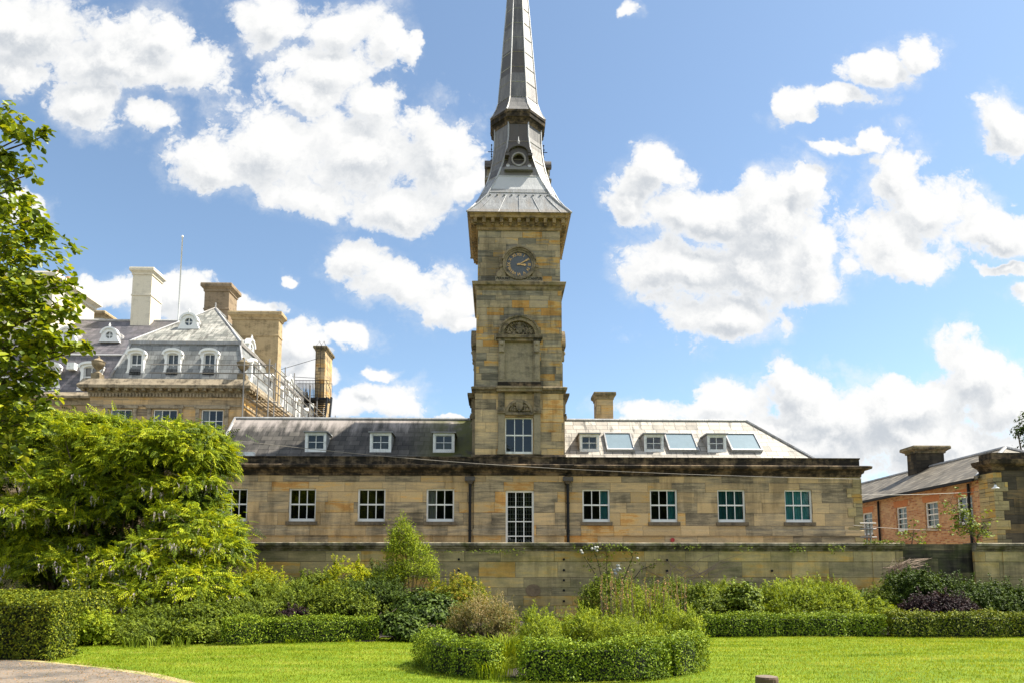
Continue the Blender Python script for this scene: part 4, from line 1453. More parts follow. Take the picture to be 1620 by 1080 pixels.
obj('frieze_band', MB().sweep([(0, zb_ - .14), (.07, zb_ - .12), (.07, zb_), (0, zb_)], mpath), M_mcorn, mansion)
H = mz_c1 - mz_c0
obj('cornice', MB().sweep([(-.1, mz_c0), (.08, mz_c0), (.10, mz_c0 + H * .12), (.14, mz_c0 + H * .30), (.20, mz_c0 + H * .32), (.20, mz_c0 + H * .42), (.62, mz_c0 + H * .44), (.66, mz_c0 + H * .60), (.55, mz_c0 + H * .75), (.38, mz_c1), (-.2, mz_c1 + .06)], mpath), M_mcorn, mansion)
dn = MB()
x = mxl
while x < mxr:
    dn.box(x, x + .12, MY - .20, MY - .05, mz_c0 + .02, mz_c0 + H * .20)
    x += .24
y = MY + .2
while y < 70:
    dn.box(mxr + .05, mxr + .20, y, y + .12, mz_c0 + .02, mz_c0 + H * .20)
    y += .24
obj('dentil_course', dn, M_mcorn, mansion)
x = mxl - .4
while x < mxr + .5:
    obj('modillion', MB().box(x, x + .22, MY - .58, MY - .19, mz_c0 + H * .28, mz_c0 + H * .435), M_band, mansion)
    x += .62
y = MY - .1
while y < 70:
    obj('modillion', MB().box(mxr + .19, mxr + .58, y, y + .22, mz_c0 + H * .28, mz_c0 + H * .435), M_band, mansion)
    y += .62
H2 = wc1 - wc0
obj('wing_cornice', MB().sweep([(-.1, wc0), (.08, wc0), (.12, wc0 + H2 * .2), (.18, wc0 + H2 * .45), (.60, wc0 + H2 * .48), (.64, wc0 + H2 * .65), (.45, wc1), (-.2, wc1 + .05)], [(wgl, WY), (mxl - .01, WY)], False), M_mcorn, mansion)

# mansard of the projecting range
BI = .35
bz0 = mz_c1 + .03
tY = MY + 1.35
bz1 = Z(541, tY, 290)
ix = 1.0
bx0, bx1, tx0, tx1 = mxl + 1.0, mxr - .1, mxl + 2.05, mxr - 1.0
mm = MB()
mm.face((bx0, MY + BI, bz0), (bx1, MY + BI, bz0), (tx1, tY, bz1), (tx0, tY, bz1))
mm.face((bx1, MY + BI, bz0), (bx1, mback, bz0), (tx1, mback - 1, bz1), (tx1, tY, bz1))
mm.face((bx0, mback, bz0), (bx0, MY + BI, bz0), (tx0, tY, bz1), (tx0, mback - 1, bz1))
mm.face((bx1, mback, bz0), (bx0, mback, bz0), (tx0, mback - 1, bz1), (tx1, mback - 1, bz1))
obj('mansard_roof', mm, M_mans, mansion)
apx = (tx0 + tx1) / 2
apY = tY + 5.0
apz = Z(488, apY, 320)
hp = MB()
o2 = .12
hp.face((tx0 - o2, tY - o2, bz1), (tx1 + o2, tY - o2, bz1), (apx, apY, apz))
hp.face((tx1 + o2, tY - o2, bz1), (tx1 + o2, mback, bz1), (apx, mback, apz), (apx, apY, apz))
hp.face((tx0 - o2, mback, bz1), (tx0 - o2, tY - o2, bz1), (apx, apY, apz), (apx, mback, apz))
obj('hip_roof', hp, M_hips, mansion)
hr = MB()
for p_ in ((tx0 - o2, tY - o2, bz1), (tx1 + o2, tY - o2, bz1)):
    hr.tube([p_, (apx, apY, apz + .04)], .09, 6)
hr.tube([(apx, apY, apz + .04), (apx, mback, apz + .04)], .09, 6)
hr.tube([(bx1, MY + BI, bz0), (tx1, tY, bz1)], .10, 6)
hr.tube([(bx0, MY + BI, bz0), (tx0, tY, bz1)], .10, 6)
hr.sweep([(-.05, bz1 - .22), (.16, bz1 - .20), (.18, bz1 + .03), (-.05, bz1 + .04)], [(tx0, tY), (tx1, tY), (tx1, mback - 1), (tx0, mback - 1)])
hr.tube([(apx, apY, apz), (apx, apY, apz + .5)], .05, 6)
obj('lead_hip', hr, M_flash, mansion)


def arch_dormer(parent, M, cx, z0, w_, h_, y, depth, big=True):
    """white dormer with a segmental head and scrolled sides; faces local -y"""
    a = w_ / 2
    g_ = a * .62
    d_ = MB(M)
    out_ = [(cx + a * 1.12, z0), (cx + a * 1.14, z0 + h_ * .12), (cx + a * .92, z0 + h_ * .25), (cx + a * .86, z0 + h_ * .60), (cx + a * 1.0, z0 + h_ * .70), (cx + a * 1.0, z0 + h_ * .80)] + arc(cx, z0 + h_ * .82, a, h_ * .14, 15, 165, 10) + [(cx - a * 1.0, z0 + h_ * .80), (cx - a * 1.0, z0 + h_ * .70), (cx - a * .86, z0 + h_ * .60), (cx - a * .92, z0 + h_ * .25), (cx - a * 1.14, z0 + h_ * .12), (cx - a * 1.12, z0)]
    n1 = len(out_)
    zi, zt = z0 + h_ * .08, z0 + h_ * .76
    inn = [(cx + g_, zi), (cx + g_, zi + .1), (cx + g_, zi + .3), (cx + g_, zi + .5), (cx + g_, zt - .06), (cx + g_, zt)] + arc(cx, zt, g_, h_ * .07, 15, 165, 10) + [(cx - g_, zt), (cx - g_, zt - .06), (cx - g_, zi + .5), (cx - g_, zi + .3), (cx - g_, zi + .1), (cx - g_, zi)]
    d_.ring(out_, inn, y, y + .35)
    d_.box(cx - a * 1.12, cx + a * 1.12, y - .08, y + .35, z0 - .14, z0 + .001)
    d_.box(cx - g_, cx + g_, y, y + .3, z0 + .002, zi)
    D_ = obj('dormer', d_, M_white, parent)
    hd = MB(M)
    hd.ring([(cx + a * 1.16, z0 + h_ * .78)] + arc(cx, z0 + h_ * .83, a * 1.08, h_ * .16, 12, 168, 12) + [(cx - a * 1.16, z0 + h_ * .78)], [(cx + a * .9, z0 + h_ * .76)] + arc(cx, z0 + h_ * .81, a * .9, h_ * .10, 12, 168, 12) + [(cx - a * .9, z0 + h_ * .76)], y - .13, y + .2)
    obj('hood', hd, M_white, D_)
    ck_ = MB(M)
    ck_.ring(arc(cx, z0 + h_ * .8, a * .98, h_ * .2, 0, 180, 10), [(cx + a * .8 * math.cos(rad(t)), z0 + h_ * .5) for t in np.linspace(0, 180, 11)], y + .351, y + depth)
    ck_.face((cx - a * .84, y + .2, z0), (cx - a * .84, y + depth, z0), (cx - a * .84, y + depth, z0 + h_ * .85), (cx - a * .84, y + .2, z0 + h_ * .85))
    ck_.face((cx + a * .84, y + .2, z0), (cx + a * .84, y + depth, z0), (cx + a * .84, y + depth, z0 + h_ * .85), (cx + a * .84, y + .2, z0 + h_ * .85))
    obj('cheek', ck_, M_flash, D_)
    W_ = window(D_, cx - g_ + .005, cx + g_ - .005, zi, zt + h_ * .05, y, 2, 2, M=M, fr=.06, mun=.05, recess=.14, name='sash')
    obj('room', MB(M).box(cx - g_, cx + g_, y + .7, y + .72, zi, zt + h_ * .07), M_room, D_)
    if big:
        ir = MB(M)
        for i in range(9):
            xx = cx - g_ + 2 * g_ * i / 8
            ir.tube([(xx, y - .04, zi), (xx, y - .04, zi + .42)], .014, 4)
        for zz_ in (.42, .24, .04):
            ir.tube([(cx - g_, y - .04, zi + zz_), (cx + g_, y - .04, zi + zz_)], .018, 4)
        for i in range(4):
            xx = cx - g_ + 2 * g_ * (i + .5) / 4
            t_ = [(xx + .10 * math.cos(k_), y - .05, zi + .14 + .09 * math.sin(k_)) for k_ in np.linspace(0, 6.28, 9)]
            ir.tube(t_, .012, 4, caps=False)
        obj('balconette', ir, M_iron, D_)
    return D_


def oculus(parent, M, cx, cz, r, y, depth, finial=True):
    d_ = MB(M)
    sq = [(cx + r * 1.9 * max(-1, min(1, 1.25 * math.cos(t))), cz + r * (1.35 * max(-.9, math.sin(t)))) for t in np.linspace(0, 2 * math.pi, 33)[:-1]]
    inn = [(cx + r * .72 * math.cos(t), cz + r * .72 * math.sin(t)) for t in np.linspace(0, 2 * math.pi, 33)[:-1]]
    sq = [(cx + r * 1.55 * math.cos(t), cz + r * 1.45 * math.sin(t)) if math.sin(t) > -.25 else (cx + r * (2.0 if math.cos(t) > 0 else -2.0) * min(1, abs(math.cos(t)) * 1.6), cz - r * 1.35) for t in np.linspace(0, 2 * math.pi, 33)[:-1]]
    d_.ring(sq, inn, y, y + .3, True)
    D_ = obj('oculus_dormer', d_, M_white, parent)
    h_ = MB(M).ring(arc(cx, cz + r * .1, r * 1.75, r * 1.6, 5, 175, 14), arc(cx, cz + r * .1, r * 1.4, r * 1.25, 5, 175, 14), y - .12, y + .3)
    if finial:
        h_.tube([(cx, y, cz + r * 1.6), (cx, y, cz + r * 2.5)], .04, 5)
        h_.ball((cx, y, cz + r * 2.0), .10)
    obj('hood', h_, M_white, D_)
    c_ = MB(M).ring(arc(cx, cz + r * .1, r * 1.5, r * 1.35, 0, 180, 12), [(cx + r * 1.3 * math.cos(rad(t)), cz - r) for t in np.linspace(0, 180, 13)], y + .301, y + depth)
    obj('cheek', c_, M_flash, D_)
    obj('pane', MB(M).prism([(cx + r * .74 * math.cos(t), cz + r * .74 * math.sin(t)) for t in np.linspace(0, 2 * math.pi, 17)[:-1]], y + .12, y + .125), M_glass, D_)
    b_ = MB(M).box(cx - .03, cx + .03, y + .08, y + .115, cz - r * .72, cz + r * .72).box(cx - r * .72, cx + r * .72, y + .085, y + .118, cz - .03, cz + .03)
    obj('glazing_bar', b_, M_white, D_)
    obj('room', MB(M).box(cx - r, cx + r, y + .5, y + .52, cz - r, cz + r), M_room, D_)


I4 = Matrix.Identity(4)
for px in (214.5, 272.5, 330.5):
    yy = MY + .55
    arch_dormer(mansion, I4, X(px, 575, yy), Z(597, yy, px), 29 / 22.0, Z(550, yy, px) - Z(597, yy, px), yy, 1.6)
SM2 = Matrix.Translation((bx1, MY, 0)) @ Matrix.Rotation(rad(90), 4, 'Z')
zd0 = bz0 + .15
hdm = Z(549, MY + .55, 270) - Z(596, MY + .55, 270)
for i in range(8):
    arch_dormer(mansion, SM2, 2.6 + i * 3.9, zd0, 1.6, hdm, .12, 1.4, False)
yo = tY + 1.7
oculus(mansion, I4, X(298.5, 508, yo), Z(509, yo, 298), .42, yo, 2.0)
SM3 = Matrix.Translation((tx1, MY, 0)) @ Matrix.Rotation(rad(90), 4, 'Z')
for i in range(4):
    oculus(mansion, SM3, 5.5 + i * 5.4, bz1 + 1.0, .42, .6, 2.0)
# wing roofs
wY1 = WY + 1.3
wz_b, wz_t = wc1 + .04, Z(561, wY1, 110)
wr = MB()
wr.face((wgl, WY + .3, wz_b), (mxl + 2, WY + .3, wz_b), (mxl + 2, wY1, wz_t), (wgl, wY1, wz_t))
obj('wing_mansard', wr, M_purple, mansion)
wYr = wY1 + 5.5
wz_r = Z(508, wYr, 250)
wu = MB()
wu.face((wgl, wY1, wz_t + .02), (mxl + 3, wY1, wz_t + .02), (mxl + 7.5, wYr, wz_r), (wgl, wYr, wz_r))
wu.face((mxl + 7.5, wYr + 6, wz_t), (wgl, wYr + 6, wz_t), (wgl, wYr, wz_r), (mxl + 7.5, wYr, wz_r))
wu.face((mxl + 3, wY1, wz_t), (mxl + 9, wYr + 6, wz_t), (mxl + 7.5, wYr, wz_r))
obj('wing_roof', wu, M_purple, mansion)
ll = MB().tube([(wgl, wY1 - .03, wz_t), (mxl + 2.2, wY1 - .03, wz_t)], .08, 6)
ll.tube([(wgl, wYr, wz_r + .03), (mxl + 7.5, wYr, wz_r + .03)], .11, 6)
obj('wing_ridge_roll', ll, M_flash, mansion)
for px in (17, 76, 143):
    yy = WY + .45
    arch_dormer(mansion, I4, X(px, 592, yy), Z(615, yy, px), 36 / 20.5, Z(571, yy, px) - Z(615, yy, px), yy, 1.6)
for px in (38, 106, 173):
    yo = wY1 + 1.5
    oculus(mansion, I4, X(px, 525, yo), Z(530, yo, px), .42, yo, 2.0, px > 150)
svp = pt(116, 580, WY + .9)
obj('roof_vent', MB().box(svp.x - .3, svp.x + .3, WY + .5, WY + 1.2, svp.z - .3, svp.z + .25), M_oldwhite, mansion)
# chimneys and the tall rendered block
Yc_ = 60.0
chimney(mansion, X(206.5, 500, Yc_), X(237, 500, Yc_), Yc_, Yc_ + 1.9, 15, Z(424, Yc_, 225), M_render, M_render, .24, .65, band=Z(468, Yc_, 225), label='tall cream rendered chimney')
Yc_ = 58.5
chimney(mansion, X(323, 480, Yc_), X(362, 480, Yc_), Yc_, Yc_ + 1.8, 17, Z(449, Yc_, 340), M_chim, M_chim, .28, .7, band=Z(490, Yc_, 340), label='dark brown rendered chimney')
Yc_ = 57.0
chimney(mansion, X(366, 540, Yc_), X(440, 540, Yc_), Yc_, Yc_ + 1.0, 16, Z(494, Yc_, 405), M_chimtan, M_chimtan, .30, .65, band=Z(532, Yc_, 405), label='broad tan rendered chimney slab')
Yc_ = 66.0
chimney(mansion, X(135, 500, Yc_), X(163, 500, Yc_), Yc_, Yc_ + 2.5, 16, Z(493, Yc_, 150), M_render, M_chimtan, .35, .6, label='low chimney with brown cap')
Yc_ = 69.5
chimney(mansion, X(498, 600, Yc_), X(513.5, 600, Yc_), Yc_, Yc_ + 3.0, 12, Z(547, Yc_, 505), M_towerlow, M_band, .22, .5, label='narrow stone chimney by the fire escape')
Yb = 57.0
bx_ = X(85, 440, Yb)
bl = chimney(mansion, bx_ - 6, bx_, Yb, Yb + 6.0, 15, Z(432, Yb, 80), M_render, M_render, .45, .9, label='cream rendered block with stone cap', name='rendered_block')
pots = MB()
for dy, dx in ((1.6, -.6), (2.9, -.6)):
    pots.lathe([(.2, Z(432, Yb, 80)), (.26, Z(432, Yb, 80) + .5), (.2, Z(432, Yb, 80) + .9)], bx_ + dx, Yb + dy, 8)
obj('chimney_pot', pots, M_brick, bl)

# urns on the cornice corners
def urn(x, y, z, s_, label):
    pr_ = [(.30, 0), (.30, .10), (.16, .14), (.12, .34), (.22, .42), (.46, .72), (.52, .92), (.50, 1.02), (.56, 1.06), (.40, 1.12), (.30, 1.26), (.12, 1.34), (.10, 1.44), (.13, 1.50), (.02, 1.58)]
    t_ = thing('stone_urn', label, 'urn', (x, y, z), 'urns on the mansion cornice')
    obj('body', MB().lathe([(r_ * s_, z + h_ * s_) for r_, h_ in pr_[:9]], x, y, 18), M_carved, t_, smooth=True)
    obj('lid', MB().lathe([(r_ * s_, z + h_ * s_ + .002) for r_, h_ in pr_[8:]], x, y, 18), M_carved, t_, smooth=True)
    obj('plinth', MB().box(x - .36 * s_, x + .36 * s_, y - .36 * s_, y + .36 * s_, z - .45, z - .002), M_carved, t_)


urn(X(154, 590, MY - .1), MY - .05, mz_c1 + .42, .85, 'lidded stone urn on the left corner of the mansion cornice')
urn(X(384, 590, MY - .1), MY - .05, mz_c1 + .40, .85, 'lidded stone urn on the cornice beside the scaffolding')
# flagpole
fp0, fp1 = pt(282, 505, 58), pt(289, 376, 58)
fpt = thing('flagpole', 'slender white flagpole standing on the mansion roof', 'flagpole', (fp0.x, 58, 15))
obj('pole', MB().tube([(fp0.x, 58, 15), (fp0.x, 58, fp1.z)], .09, 8, r1=.05), M_white, fpt, smooth=True)
obj('truck', MB().ball((fp0.x, 58, fp1.z + .08), .11), M_white, fpt)

# scaffolding along the side eaves
sc = thing('scaffolding', 'steel tube scaffolding with plank decks along the mansion eaves', 'scaffolding', (mxr + 1.2, 60, 0))
for i in range(9):
    y_ = MY + .5 + i * 2.4
    for x_ in (mxr + .75, mxr + 2.0):
        lo_ = 9.5 if i % 2 else 8.5
        obj('standard', MB().tube([(x_, y_, lo_), (x_, y_, mz_c1 + random.uniform(1.3, 2.6))], .045, 6), M_pipe, sc)
for x_ in (mxr + .75, mxr + 2.0):
    for z_ in (mz_c0 - .35, mz_c1 + .35, mz_c1 + .95, mz_c0 - 2.2):
        obj('ledger', MB().tube([(x_ + .07, MY - .6, z_), (x_ + .07, MY + 20.5, z_)], .042, 6), M_pipe, sc)
for i in range(14):
    y_ = MY + .1 + i * 1.5
    obj('transom', MB().tube([(mxr + .3, y_, mz_c0 - .28), (mxr + 2.35, y_, mz_c0 - .28)], .04, 6), M_pipe, sc)
for i in range(4):
    y_ = MY + 1 + i * 4.8
    obj('brace', MB().tube([(mxr + 2.1, y_, mz_c0 - 3.4), (mxr + 2.1, y_ + 3.4, mz_c0 - .2)], .04, 6), M_pipe, sc)
for k_ in range(5):
    x_ = mxr + .55 + k_ * .29
    obj('plank', MB().box(x_, x_ + .225, MY - .1, MY + 20, mz_c0 - .235, mz_c0 - .19), M_board, sc)
for z_ in (mz_c1 + .35, mz_c1 + .95):
    obj('ledger', MB().tube([(mxr - 6.5, MY - .75, z_), (mxr + 2.3, MY - .75, z_)], .04, 6), M_pipe, sc)
for x_ in (mxr - 1.8, mxr + .2, mxr + 2.0):
    obj('standard', MB().tube([(x_, MY - .78, mz_c1 - (0.0 if x_ < mxr else 4)), (x_, MY - .78, mz_c1 + 1.4)], .045, 6), M_pipe, sc)

# fire escape round the narrow chimney
FEY = 68.6
fe = thing('fire_escape', 'black iron fire escape with railed landing and steep open stair beside the narrow chimney', 'fire escape', (X(495, 640, FEY), FEY, 0))
xa, xb = X(466, 630, FEY), X(522, 630, FEY)
zpl = Z(630, FEY, 495)
zra = Z(603, FEY, 495)
pf = MB().box(xa, xb, FEY - .5, FEY + .75, zpl - .28, zpl)
obj('landing', pf, M_iron, fe)
rb = MB()
for i in range(26):
    x_ = xa + (xb - xa) * i / 25
    if i < 16 or i % 2:
        rb.tube([(x_, FEY - .45, zpl), (x_, FEY - .45, zra)], .018, 4)
        rb.tube([(x_, FEY + .72, zpl), (x_, FEY + .72, zra)], .018, 4)
for y_ in (FEY - .45, FEY + .72):
    rb.tube([(xa, y_, zra), (xb, y_, zra)], .03, 5)
    rb.tube([(xa, y_, zpl + .2), (xb, y_, zpl + .2)], .02, 5)
obj('railing', rb, M_iron, fe)
st = MB()
xs0, xs1 = X(506, 645, FEY), X(519, 645, FEY)
for i in range(14):
    z_ = zpl - .35 - i * .22
    st.box(xs0, xs1, FEY - .9 - i * .05, FEY - .6 - i * .05, z_, z_ + .05)
obj('tread', st, M_iron, fe)
sg = MB()
for x_ in (xs0 - .06, xs1 + .06, xs1 + .5):
    sg.hexa([(x_ - .06, FEY - 2.0, zpl - 3.9), (x_ + .06, FEY - 2.0, zpl - 3.9), (x_ + .06, FEY - 1.6, zpl - 3.9), (x_ - .06, FEY - 1.6, zpl - 3.9)], [(x_ - .06, FEY - .95, zpl - .05), (x_ + .06, FEY - .95, zpl - .05), (x_ + .06, FEY - .55, zpl - .05), (x_ - .06, FEY - .55, zpl - .05)])
obj('stringer', sg, M_iron, fe)
hl = MB().tube([(xb - .3, FEY - .6, zra), (xb + .25, FEY - .9, zra - 1.0), (xb + .45, FEY - 1.6, zpl - 3.2)], .03, 5)
hl.tube([(xa - 2.5, FEY, zra + .9), (xs0 - .3, FEY, zra + 2.4)], .025, 4)
hl.tube([(xa - 2.5, FEY, zra + .6), (xs0 - .3, FEY, zra + .35)], .025, 4)
obj('handrail', hl, M_iron, fe)
ld_ = MB()
xl_ = X(499, 600, FEY)
zt_ = Z(543, FEY, 500)
for dx in (0, .45):
    ld_.tube([(xl_ + dx - .15, FEY + .6, zpl), (xl_ + dx - .15, FEY + .6, zt_), (xl_ + dx + .1, FEY + .8, zt_ + .5), (xl_ + dx + .3, FEY + 1.1, zt_)], .025, 5)
z_ = zpl
while z_ < zt_:
    ld_.tube([(xl_ - .15, FEY + .6, z_), (xl_ + .3, FEY + .6, z_)], .015, 4)
    z_ += .3
obj('ladder', ld_, M_iron, fe)

# ------------------------------------------------------------------ brick range and stone pavilion on the right
BX = X(1572, 800, 30.6)
BYf = 50.0
bez = Z(757, 31.2, 1550)
brk = thing('brick_range', 'low orange brick range with brown slate roof and a dark stone pavilion end', 'building', (BX + 4, 40, 0))
MBk = Matrix.Translation((BX, 30.5, 0)) @ Matrix.Rotation(rad(-90), 4, 'Z')   # local x runs towards -y, so distances are negative going back
wz_0, wz_1 = Z(835.5, 36, 1470) - .03, Z(796, 36, 1470)
yw = []
for (pa, pb2) in ((1364, 1380), (1418, 1435), (1464, 1485), (1515, 1540)):
    # Y of a point on the wall plane x=BX seen at photo column px
    def yat(px):
        d = ray(px, 820)
        return d.y * BX / d.x
    yw.append((yat(pb2), yat(pa)))
hs_ = [(-(b_ - 30.5), -(a_ - 30.5), wz_0, wz_1) for a_, b_ in yw]
bwl = MB(MBk)
bwl.wall(-(BYf - 30.5), -.9, 0, bez, 0, hs_, .18)
obj('brick_wall', bwl, M_brick, brk)
for h in hs_:
    w__ = window(brk, h[0], h[1], h[2], h[3], 0, 2, 4, M=MBk, fr=.07, mun=.035, recess=.08, sill=M_yellow, curtain=(M_cream, 0, 1), mat=M_oldwhite)
    av = MB(MBk)
    av.prism([(h[0] - .12, h[3] + .004), (h[1] + .12, h[3] + .004), (h[1] + .2, h[3] + .34), (h[0] - .2, h[3] + .34)], -.012, .05)
    obj('lintel', av, plain('red_gauged_brick', (0.46, 0.17, 0.06), .9, var=.3), brk)
obj('interior', MB().box(BX + .9, BX + .95, 31.5, BYf, 0, bez), M_dark, brk)
RXr = BX + 3.6
rz_ = Z(707, 34.2, 1585)
rb2 = MB()
rb2.face((BX - .35, BYf + .3, bez + .05), (BX - .35, 31.2, bez + .05), (RXr, 34.4, rz_), (RXr, BYf + .3, rz_))
rb2.face((RXr * 2 - BX + .3, 31.2, bez + .05), (RXr * 2 - BX + .3, BYf, bez + .05), (RXr, BYf, rz_), (RXr, 34.4, rz_))
rb2.face((BX - .35, 31.2, bez + .05), (RXr * 2 - BX + .3, 31.2, bez + .05), (RXr, 34.4, rz_))
obj('roof', rb2, M_brickroof, brk)
rr_ = MB().tube([(RXr, 34.4, rz_ + .03), (RXr, BYf, rz_ + .03)], .09, 6).tube([(RXr, 34.4, rz_ + .03), (BX - .3, 31.2, bez + .08)], .09, 6).tube([(RXr, 34.4, rz_ + .03), (RXr + 3.5, 31.2, bez + .1)], .09, 6)
obj('ridge_roll', rr_, M_flash, brk)
gt = MB().box(BX - .44, BX - .30, 31.3, BYf, bez - .08, bez + .05)
ypp = yat(1393)
gt.tube([(BX - .1, ypp, .1), (BX - .1, ypp, bez - .1)], .06, 8)
gt.tube([(BX - .1, 32.05, .1), (BX - .1, 32.05, bez - .1)], .06, 8)
obj('gutter', gt, M_iron, brk)
pv = MB()
pz1 = Z(738, 30.5, 1600)
pv.box(BX, BX + 9, 30.5, 31.4, 0, pz1)
obj('pavilion_wall', pv, M_pavilion, brk)
qv = MB()
zz_, k_ = 1.5, 0
while zz_ < pz1 - .3:
    wq = .62 if k_ % 2 else .36
    qv.box(BX - .03, BX + wq, 30.47, 31.43, zz_ + .012, zz_ + .42)
    zz_ += .43
    k_ += 1
obj('quoin', qv, M_quoin, brk)
pth = [(BX, 31.35), (BX, 30.5), (BX + 9, 30.5)]
obj('pavilion_cornice', MB().sweep([(-.2, pz1 - .15), (.04, pz1 - .15), (.12, pz1), (.34, pz1 + .12), (.40, pz1 + .30), (-.2, pz1 + .34)], pth, False), M_crust, brk)
obj('pavilion_parapet', MB().sweep([(-.45, pz1 + .3), (0, pz1 + .3), (0, pz1 + .66), (-.45, pz1 + .66)], pth, False), M_crust, brk)
yk = 40.6
chimney(brk, X(1449.5, 730, yk), X(1494, 730, yk), yk, yk + .9, 6.2, Z(705, yk, 1460), M_pavilion, M_band, .28, .42)
lp = pt(1571, 770, 30.3)
wlamp = thing('wall_lamp', 'small pale lamp on the corner of the dark pavilion', 'lamp', (lp.x, 30.45, lp.z))
obj('lamp_shade', MB().lathe([(.16, lp.z - .08), (.15, lp.z - .05), (.06, lp.z + .02), (.04, lp.z + .10)], lp.x, 30.15, 14), M_white, wlamp, smooth=True)
obj('bracket', MB().tube([(lp.x, 30.15, lp.z + .1), (lp.x, 30.15, lp.z + .2), (lp.x, 30.44, lp.z + .2)], .02, 5), M_iron, wlamp)

# steel hoist frame seen between the two ranges
yf_ = 27.5
sf = thing('pipe_rail', 'grey tube frame standing behind the wall by the end of the stone range', 'rail', (X(1372, 840, yf_), yf_, 0))
sx0, sx1 = X(1371, 840, yf_), X(1377, 840, yf_)
for x_ in (sx0, sx1):
    obj('post', MB().tube([(x_, yf_, 0.0), (x_, yf_, Z(824, yf_, 1370))], .035, 6), M_pipe, sf)
for py in (827, 836, 849):
    obj('rail', MB().tube([(sx0 - .3, yf_ - .07, Z(py, yf_, 1370)), (sx1 + .2, yf_ - .07, Z(py, yf_, 1370))], .03, 6), M_pipe, sf)

# cables slung across the fronts
def cable(name_label, pa, ya, pb3, yb, sag, r=.014):
    a = pt(*pa, ya)
    b = pt(*pb3, yb)
    pts_ = []
    for i in range(25):
        t = i / 24
        p = a.lerp(b, t)
        p.z -= sag * 4 * t * (1 - t)
        pts_.append(p)
    o = obj('cable', MB().tube(pts_, r, 5), M_wire)
    tag(o, name_label, 'cable')


cable('long pale cable sagging from the left roof past the tower front', (372, 696), 29.2, (893, 741), 29.2, .12, .012)
cable('thin cable fixed along the cornice of the right half of the range', (893, 741), 29.3, (1363, 757), 29.3, .05, .008)
cable('cable running from the stone range to the brick range', (1362, 782), 29.8, (1548, 777), 31.0, .05, .014)
cable('lower cable crossing the brick wall near the window sills', (1350, 830), 29.6, (1505, 838), 32.0, .05, .012)

# wooden post in the foreground
pp = pt(1213, 1075, 6.2)
post = thing('wooden_post', 'short weathered round wooden post in the foreground lawn', 'post', (pp.x, 6.2, 0))
zt_ = Z(1071, 6.1, 1213)
pbm = MB().lathe([(.10, 0), (.098, .3), (.097, zt_ - .02), (.092, zt_ - .004)], pp.x, 6.2, 18)
obj('shaft', pbm, M_post, post)
obj('top', MB().lathe([(.091, zt_ - .004), (.06, zt_ + .002), (.01, zt_ + .003)], pp.x, 6.2, 18), plain('grey_endgrain', (0.15, 0.115, 0.085), .9, var=.4, scale=40, bump=.5), post)


# ------------------------------------------------------------------ foliage machinery
def unit(v):
    return v / np.maximum(np.linalg.norm(v, axis=-1, keepdims=True), 1e-9)


def leaf_tpl(L=1.0, Wd=0.5, fold=0.16, droop=0.12):
    """one leaf: two quads folded along the midrib, tip along +y"""
    v = np.array([[0, 0, 0], [Wd * .5, L * .38, fold * Wd], [Wd * .30, L * .78, fold * Wd * .6 - droop * L * .5], [0, L, -droop * L], [-Wd * .30, L * .78, fold * Wd * .6 - droop * L * .5], [-Wd * .5, L * .38, fold * Wd]])
    return v, [(0, 1, 2, 3), (0, 3, 4, 5)]


def diamond_tpl(L=1.0, Wd=0.55, fold=.15):
    return np.array([[0, 0, 0], [Wd / 2, L * .45, fold * Wd], [0, L, -.08 * L], [-Wd / 2, L * .45, fold * Wd]]), [(0, 1, 2, 3)]


def merge(parts):
    V, F, o = [], [], 0
    for v, f in parts:
        V.append(v)
        F += [tuple(i + o for i in q_) for q_ in f]
        o += len(v)
    return np.vstack(V), F


def place(tpl, ang, tilt, s_, off, roll=0.0):
    v, f = tpl
    Rm = np.array((Matrix.Rotation(ang, 3, 'Z') @ Matrix.Rotation(tilt, 3, 'X') @ Matrix.Rotation(roll, 3, 'Y')))
    return (v * s_) @ Rm.T + np.array(off), f


def sprig_tpl(n=5, leaf=None, spread=.5, up=.5):
    """a short twig carrying n leaves, twig along +z"""
    leaf = leaf or diamond_tpl()
    r_ = random.Random(n * 31 + 5)
    return merge([place(leaf, r_.uniform(0, 6.28), up + r_.uniform(-.4, .4), r_.uniform(.75, 1.1), (r_.uniform(-.15, .15) * spread, r_.uniform(-.15, .15) * spread, i * spread / n), r_.uniform(-.5, .5)) for i in range(n)])


def frond_tpl(n=5):
    """drooping pinnate leaf along +y"""
    ps = []
    lf_ = diamond_tpl(.30, .13)
    for i in range(n):
        t = (i + .5) / n
        z_ = -.16 * t * t
        for s_ in (-1, 1):
            ps.append(place(lf_, s_ * -1.05, -.35, 1 - .3 * t, (0, t * .85, z_)))
    ps.append(place(lf_, 0, -.4, 1, (0, .85, -.15)))
    return merge(ps)


def spike_tpl(n=5, w_=.05):
    r_ = random.Random(3)
    return merge([place(diamond_tpl(.22, w_ * 3), r_.uniform(0, 6.28), .9, 1, (0, 0, i * .2), 0) for i in range(n)])


